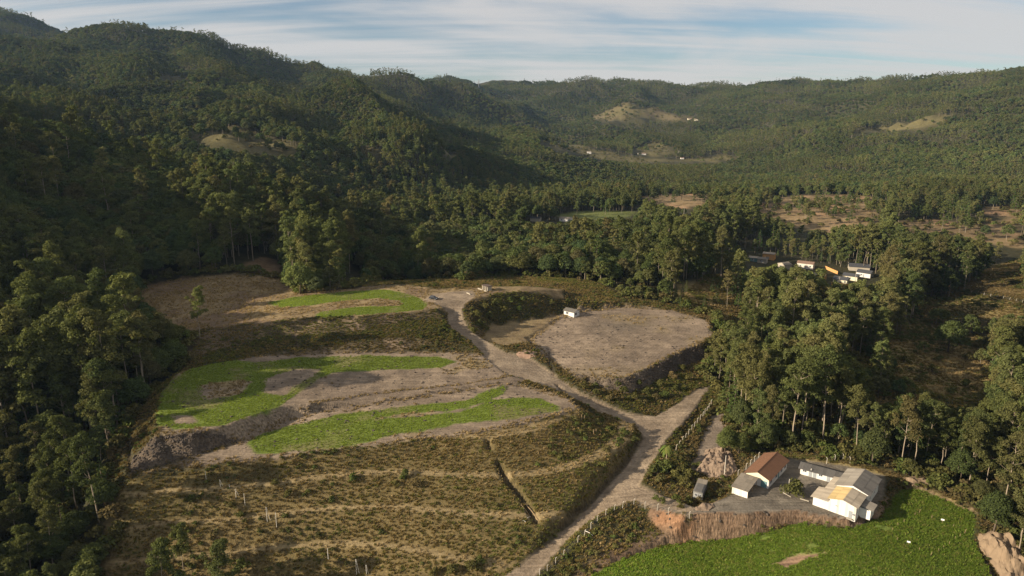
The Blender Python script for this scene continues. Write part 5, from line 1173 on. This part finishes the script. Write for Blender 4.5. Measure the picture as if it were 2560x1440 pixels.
house('farmhouse', 1702, 398, 0, 7, 5, 3, 1.0, WHITE, RUST, 'lowest distant farmhouse on the valley floor', 0); house('farmhouse', 1720, 300, 0, 12, 7, 4, 1.5, CREAM, RUST, 'pinkish distant farmhouse at the top clearing', 0); house('farmhouse', 1736, 301, 0, 11, 7, 4, 1.5, CREAM, RUST, 'second distant farmhouse at the top clearing', 0)
house('house_with_porch', 2512, 832, -25, 9, 6, 3, .6, WHITE_OLD, FIBRE_PALE, 'pale house with a flat roof at the right-hand edge beyond the meadow', 1)
# ------------------------------------------------------------------ power line tower on the skyline
def tower(px, py, h, lb):
    p = on(px, py); o = thing('lattice_tower', p, R(20), lb, 'tower')
    for sx in (-1, 1):
        for sy in (-1, 1): MB().tube([(sx * 2.6, sy * 2.6, -2), (sx * 1.0, sy * 1.0, h * .6), (sx * .4, sy * .4, h)], [.38, .32, .25], 4).obj('leg', STEEL, o)
    for k in range(6):
        z0, z1 = h * k / 6.5, h * (k + 1) / 6.5; a, c = 2.6 - 2.2 * z0 / h, 2.6 - 2.2 * z1 / h
        MB().tube([(-a, -a, z0), (c, -c, z1)], [.2, .2], 3).tube([(a, -a, z0), (-c, -c, z1)], [.2, .2], 3).obj('brace', STEEL, o)
    for z_ in (h * .66, h * .8, h * .93): MB().tube([(-4.2, 0, z_), (0, 0, z_ + .8), (4.2, 0, z_)], [.2, .3, .2], 4).obj('crossarm', STEEL, o)
tower(1197, 225, 40, 'steel lattice power tower on the distant skyline')
# ------------------------------------------------------------------ single plants
def palm(px, py, top, lb, group=None):
    p = on(px, py); h = px_height(p, py - top); h = max(3.5, h); tr, fr = palm_shape(int(px), h); s = 1.0 if h < 7 else 1.35
    o = thing('palm_tree', p, rng.uniform(0, 6), lb, 'palm', group); tr.obj('trunk', BARK, o, True)
    for f in fr: link('frond', f.mesh('frond', LEAF['palm'], False, np.ones(len(f.v))), o)
palm(1666, 1157, 1118, 'small palm tree on the verge beside the road')
for i, (a, c, t_, lb) in enumerate(((1429,524,501,'palm at the back of the lawn, the one nearer the villa'), (1450,524,505,'palm at the back of the lawn before pale trunks'), (1541,526,500,'tall palm at the back of the lawn'), (1590,524,507,'palm at the far end of the lawn'), (1322,524,497,'feathery palm left of the lawn'), (1331,548,527,'palm beside the dark-roofed house'), (1347,549,530,'second palm beside the dark-roofed house'))): palm(a, c, t_, lb)
def shrub_at(px, py, s, lb, group=None, kd='shrub'): 
    p = on(px, py); return plant(kd, p[0], p[1], lb, group, s, None, None, p[2] - .1)
for a, c, s in ((1640,1188,1.5),(1662,1180,1.7),(1685,1178,1.7),(1706,1184,1.6),(1725,1196,1.4),(1650,1205,1.2),(1690,1200,1.4),(1715,1215,1.2),(1740,1168,1.0)): shrub_at(a, c, s, 'dense green shrub between the road and the dark cabin', 'shrubs by the dark cabin')
for a, c, s in ((1655,1258,.8),(1690,1252,.9),(1720,1256,.9),(1770,1240,.8),(1800,1235,.9),(1700,1268,.7),(1640,1250,.7),(1745,1255,.8)): shrub_at(a, c, s, 'low grassy shrub on the island between the road and the yard', 'shrubs on the yard island')
for a, c, s in ((1190,795,1.6),(1210,770,1.3),(1240,760,1.4),(1275,755,1.3),(1310,755,1.2),(1200,815,1.5),(1225,795,1.3),(1260,780,1.2),(1300,775,1.1),(1340,765,1.0),(1185,830,1.1),(1380,760,1.0),(1420,755,.9)): shrub_at(a, c, s, 'dark shrub on the curved bank above the small white house', 'shrubs on the curved bank')
for a, c, s in ((1460,970,1.0),(1490,985,1.1),(1530,1000,1.2),(1560,985,1.3),(1590,1000,1.3),(1620,985,1.4),(1650,965,1.3),(1680,945,1.3),(1705,925,1.2),(1600,965,1.1),(1640,1000,1.1),(1545,965,.9),(1660,990,1.1),(1690,975,1.1),(1720,950,1.1)): shrub_at(a, c, s, 'dark shrub on the bank below the bare field', 'shrubs below the bare field')
for a, c, s in ((1560,1090,1.2),(1580,1075,1.1),(1545,1110,1.2),(1520,1130,1.1),(1585,1105,1.0),(1535,1090,.9),(1505,1165,.9)): shrub_at(a, c, s, 'leafy shrub on the slope corner at the road junction', 'shrubs at the junction')
for a, c, s in ((690,1210,.9),(720,1240,.9),(880,1200,1.0),(1010,1190,1.0),(1040,1215,1.0),(990,1215,.8),(580,1270,.9),(600,1290,.8)): shrub_at(a, c, s, 'green shrub standing out of the grass on the stepped slope', 'shrubs on the stepped slope')
for a, c, s in ((1180,1425,1.3),(1130,1432,1.2),(1200,1410,1.0),(1090,1437,1.1)): shrub_at(a, c, s, 'dark shrub at the lower end of the slope near the road', 'shrubs at the slope foot')
for a, c, s in ((2215,870,1.5),(2240,850,1.2),(2260,905,1.6),(2285,830,1.1),(2310,870,1.4),(2330,930,1.7),(2345,850,1.2),(2300,955,1.5),(2395,860,1.3),(2420,900,1.7),(2440,870,1.4),(2455,940,1.9),(2410,965,1.6),(2380,985,1.8),(2265,960,1.6),(2235,930,1.5),(2350,900,1.1),(2475,905,1.8)): shrub_at(a, c, s, 'bush growing on the tawny meadow beyond the grove', 'bushes on the tawny meadow')
# trees that stand out
def tree_at(kd, px, py, top, lb, var=0):
    p = on(px, py); h = px_height(p, py - top); H = PROTO[kd][var][2]; return plant(kd, p[0], p[1], lb, None, h / H, None, var, p[2])
tree_at('euc', 500, 850, 715, 'slim solitary eucalyptus at the corner of the brown field', 2)
tree_at('broad', 1812, 1140, 1070, 'leafy tree standing over the soil heap beside the lane', 1); tree_at('broad', 1845, 1135, 1080, 'bushy tree at the grove edge next to the soil heap', 3)
tree_at('broad', 750, 735, 655, 'dark round tree at the foot of the wooded spur', 4); tree_at('broad', 790, 738, 690, 'low round tree at the foot of the wooded spur', 2)
tree_at('euc', 2545, 1385, 1235, 'leaning eucalyptus on the pale soil mound', 3); tree_at('broad', 2482, 1335, 1230, 'dark leafy tree growing from the pale soil mound', 5)
tree_at('broad', 2370, 880, 800, 'pale forked tree alone on the meadow', 6); tree_at('euc', 2415, 1110, 1015, 'slim tree standing against the dark hollow', 4); tree_at('broad', 2500, 930, 850, 'bright bushy tree at the far edge of the hollow', 0)
tree_at('euc', 460, 1430, 1310, 'sparse grey tree at the lower left of the slope', 5); tree_at('shrub', 600, 1432, 1395, 'bare scrubby bush at the lower left of the slope', 1)
tree_at('pine', 205, 1200, 1085, 'bushy pine at the wood edge below the grassy bank', 1)
tree_at('shrub', 1990, 1238, 1198, 'thin leafed bush on the planted strip in the yard', 3)
for a0, a1 in (((1958,1232),(1978,1243)), ((2000,1247),(2022,1254))):
    p, q = Vector(on(*a0)), Vector(on(*a1)); d = q - p; o = MB().box(0, -.12, -.2, d.length, .12, .18).obj('kerb_stone', CONC); o.location = p; o.rotation_euler = (0, 0, math.atan2(d.y, d.x)); tag(o, 'low stone kerb ' + ('before' if a0[0] < 1990 else 'right of') + ' the bush in the yard', 'kerb')
for i, (a, c, t_) in enumerate(((1705,745,705),(1715,735,700),(1748,702,655),(1700,765,735),(1760,775,735),(1790,760,715),(1830,745,690),(1845,770,720),(1780,730,695),(1690,745,715),(1658,738,715),(1645,748,725))): tree_at('pine', a, c, t_, 'young pine on the grassy rise beside the bare field', i % 4)['group'] = 'young pines on the grassy rise'
# ------------------------------------------------------------------ the air of the valley
hz = MB().box(-3200, -300, -40, 3200, 4600, 520).obj('haze', None); hz.data.materials.clear(); tag(hz, 'thin pale haze filling the valley air', 'haze', None, 'stuff')
hm, ht = mat('valley_haze'); pv = N(ht, 'ShaderNodeVolumePrincipled'); pv.inputs['Density'].default_value = .000034; pv.inputs['Color'].default_value = (.46,.69,1.0,1); pv.inputs['Anisotropy'].default_value = .15
ho = N(ht, 'ShaderNodeOutputMaterial'); L(ht, pv.outputs[0], ho.inputs['Volume']); hz.data.materials.append(hm)
print('done', round(time.time() - T0, 1))
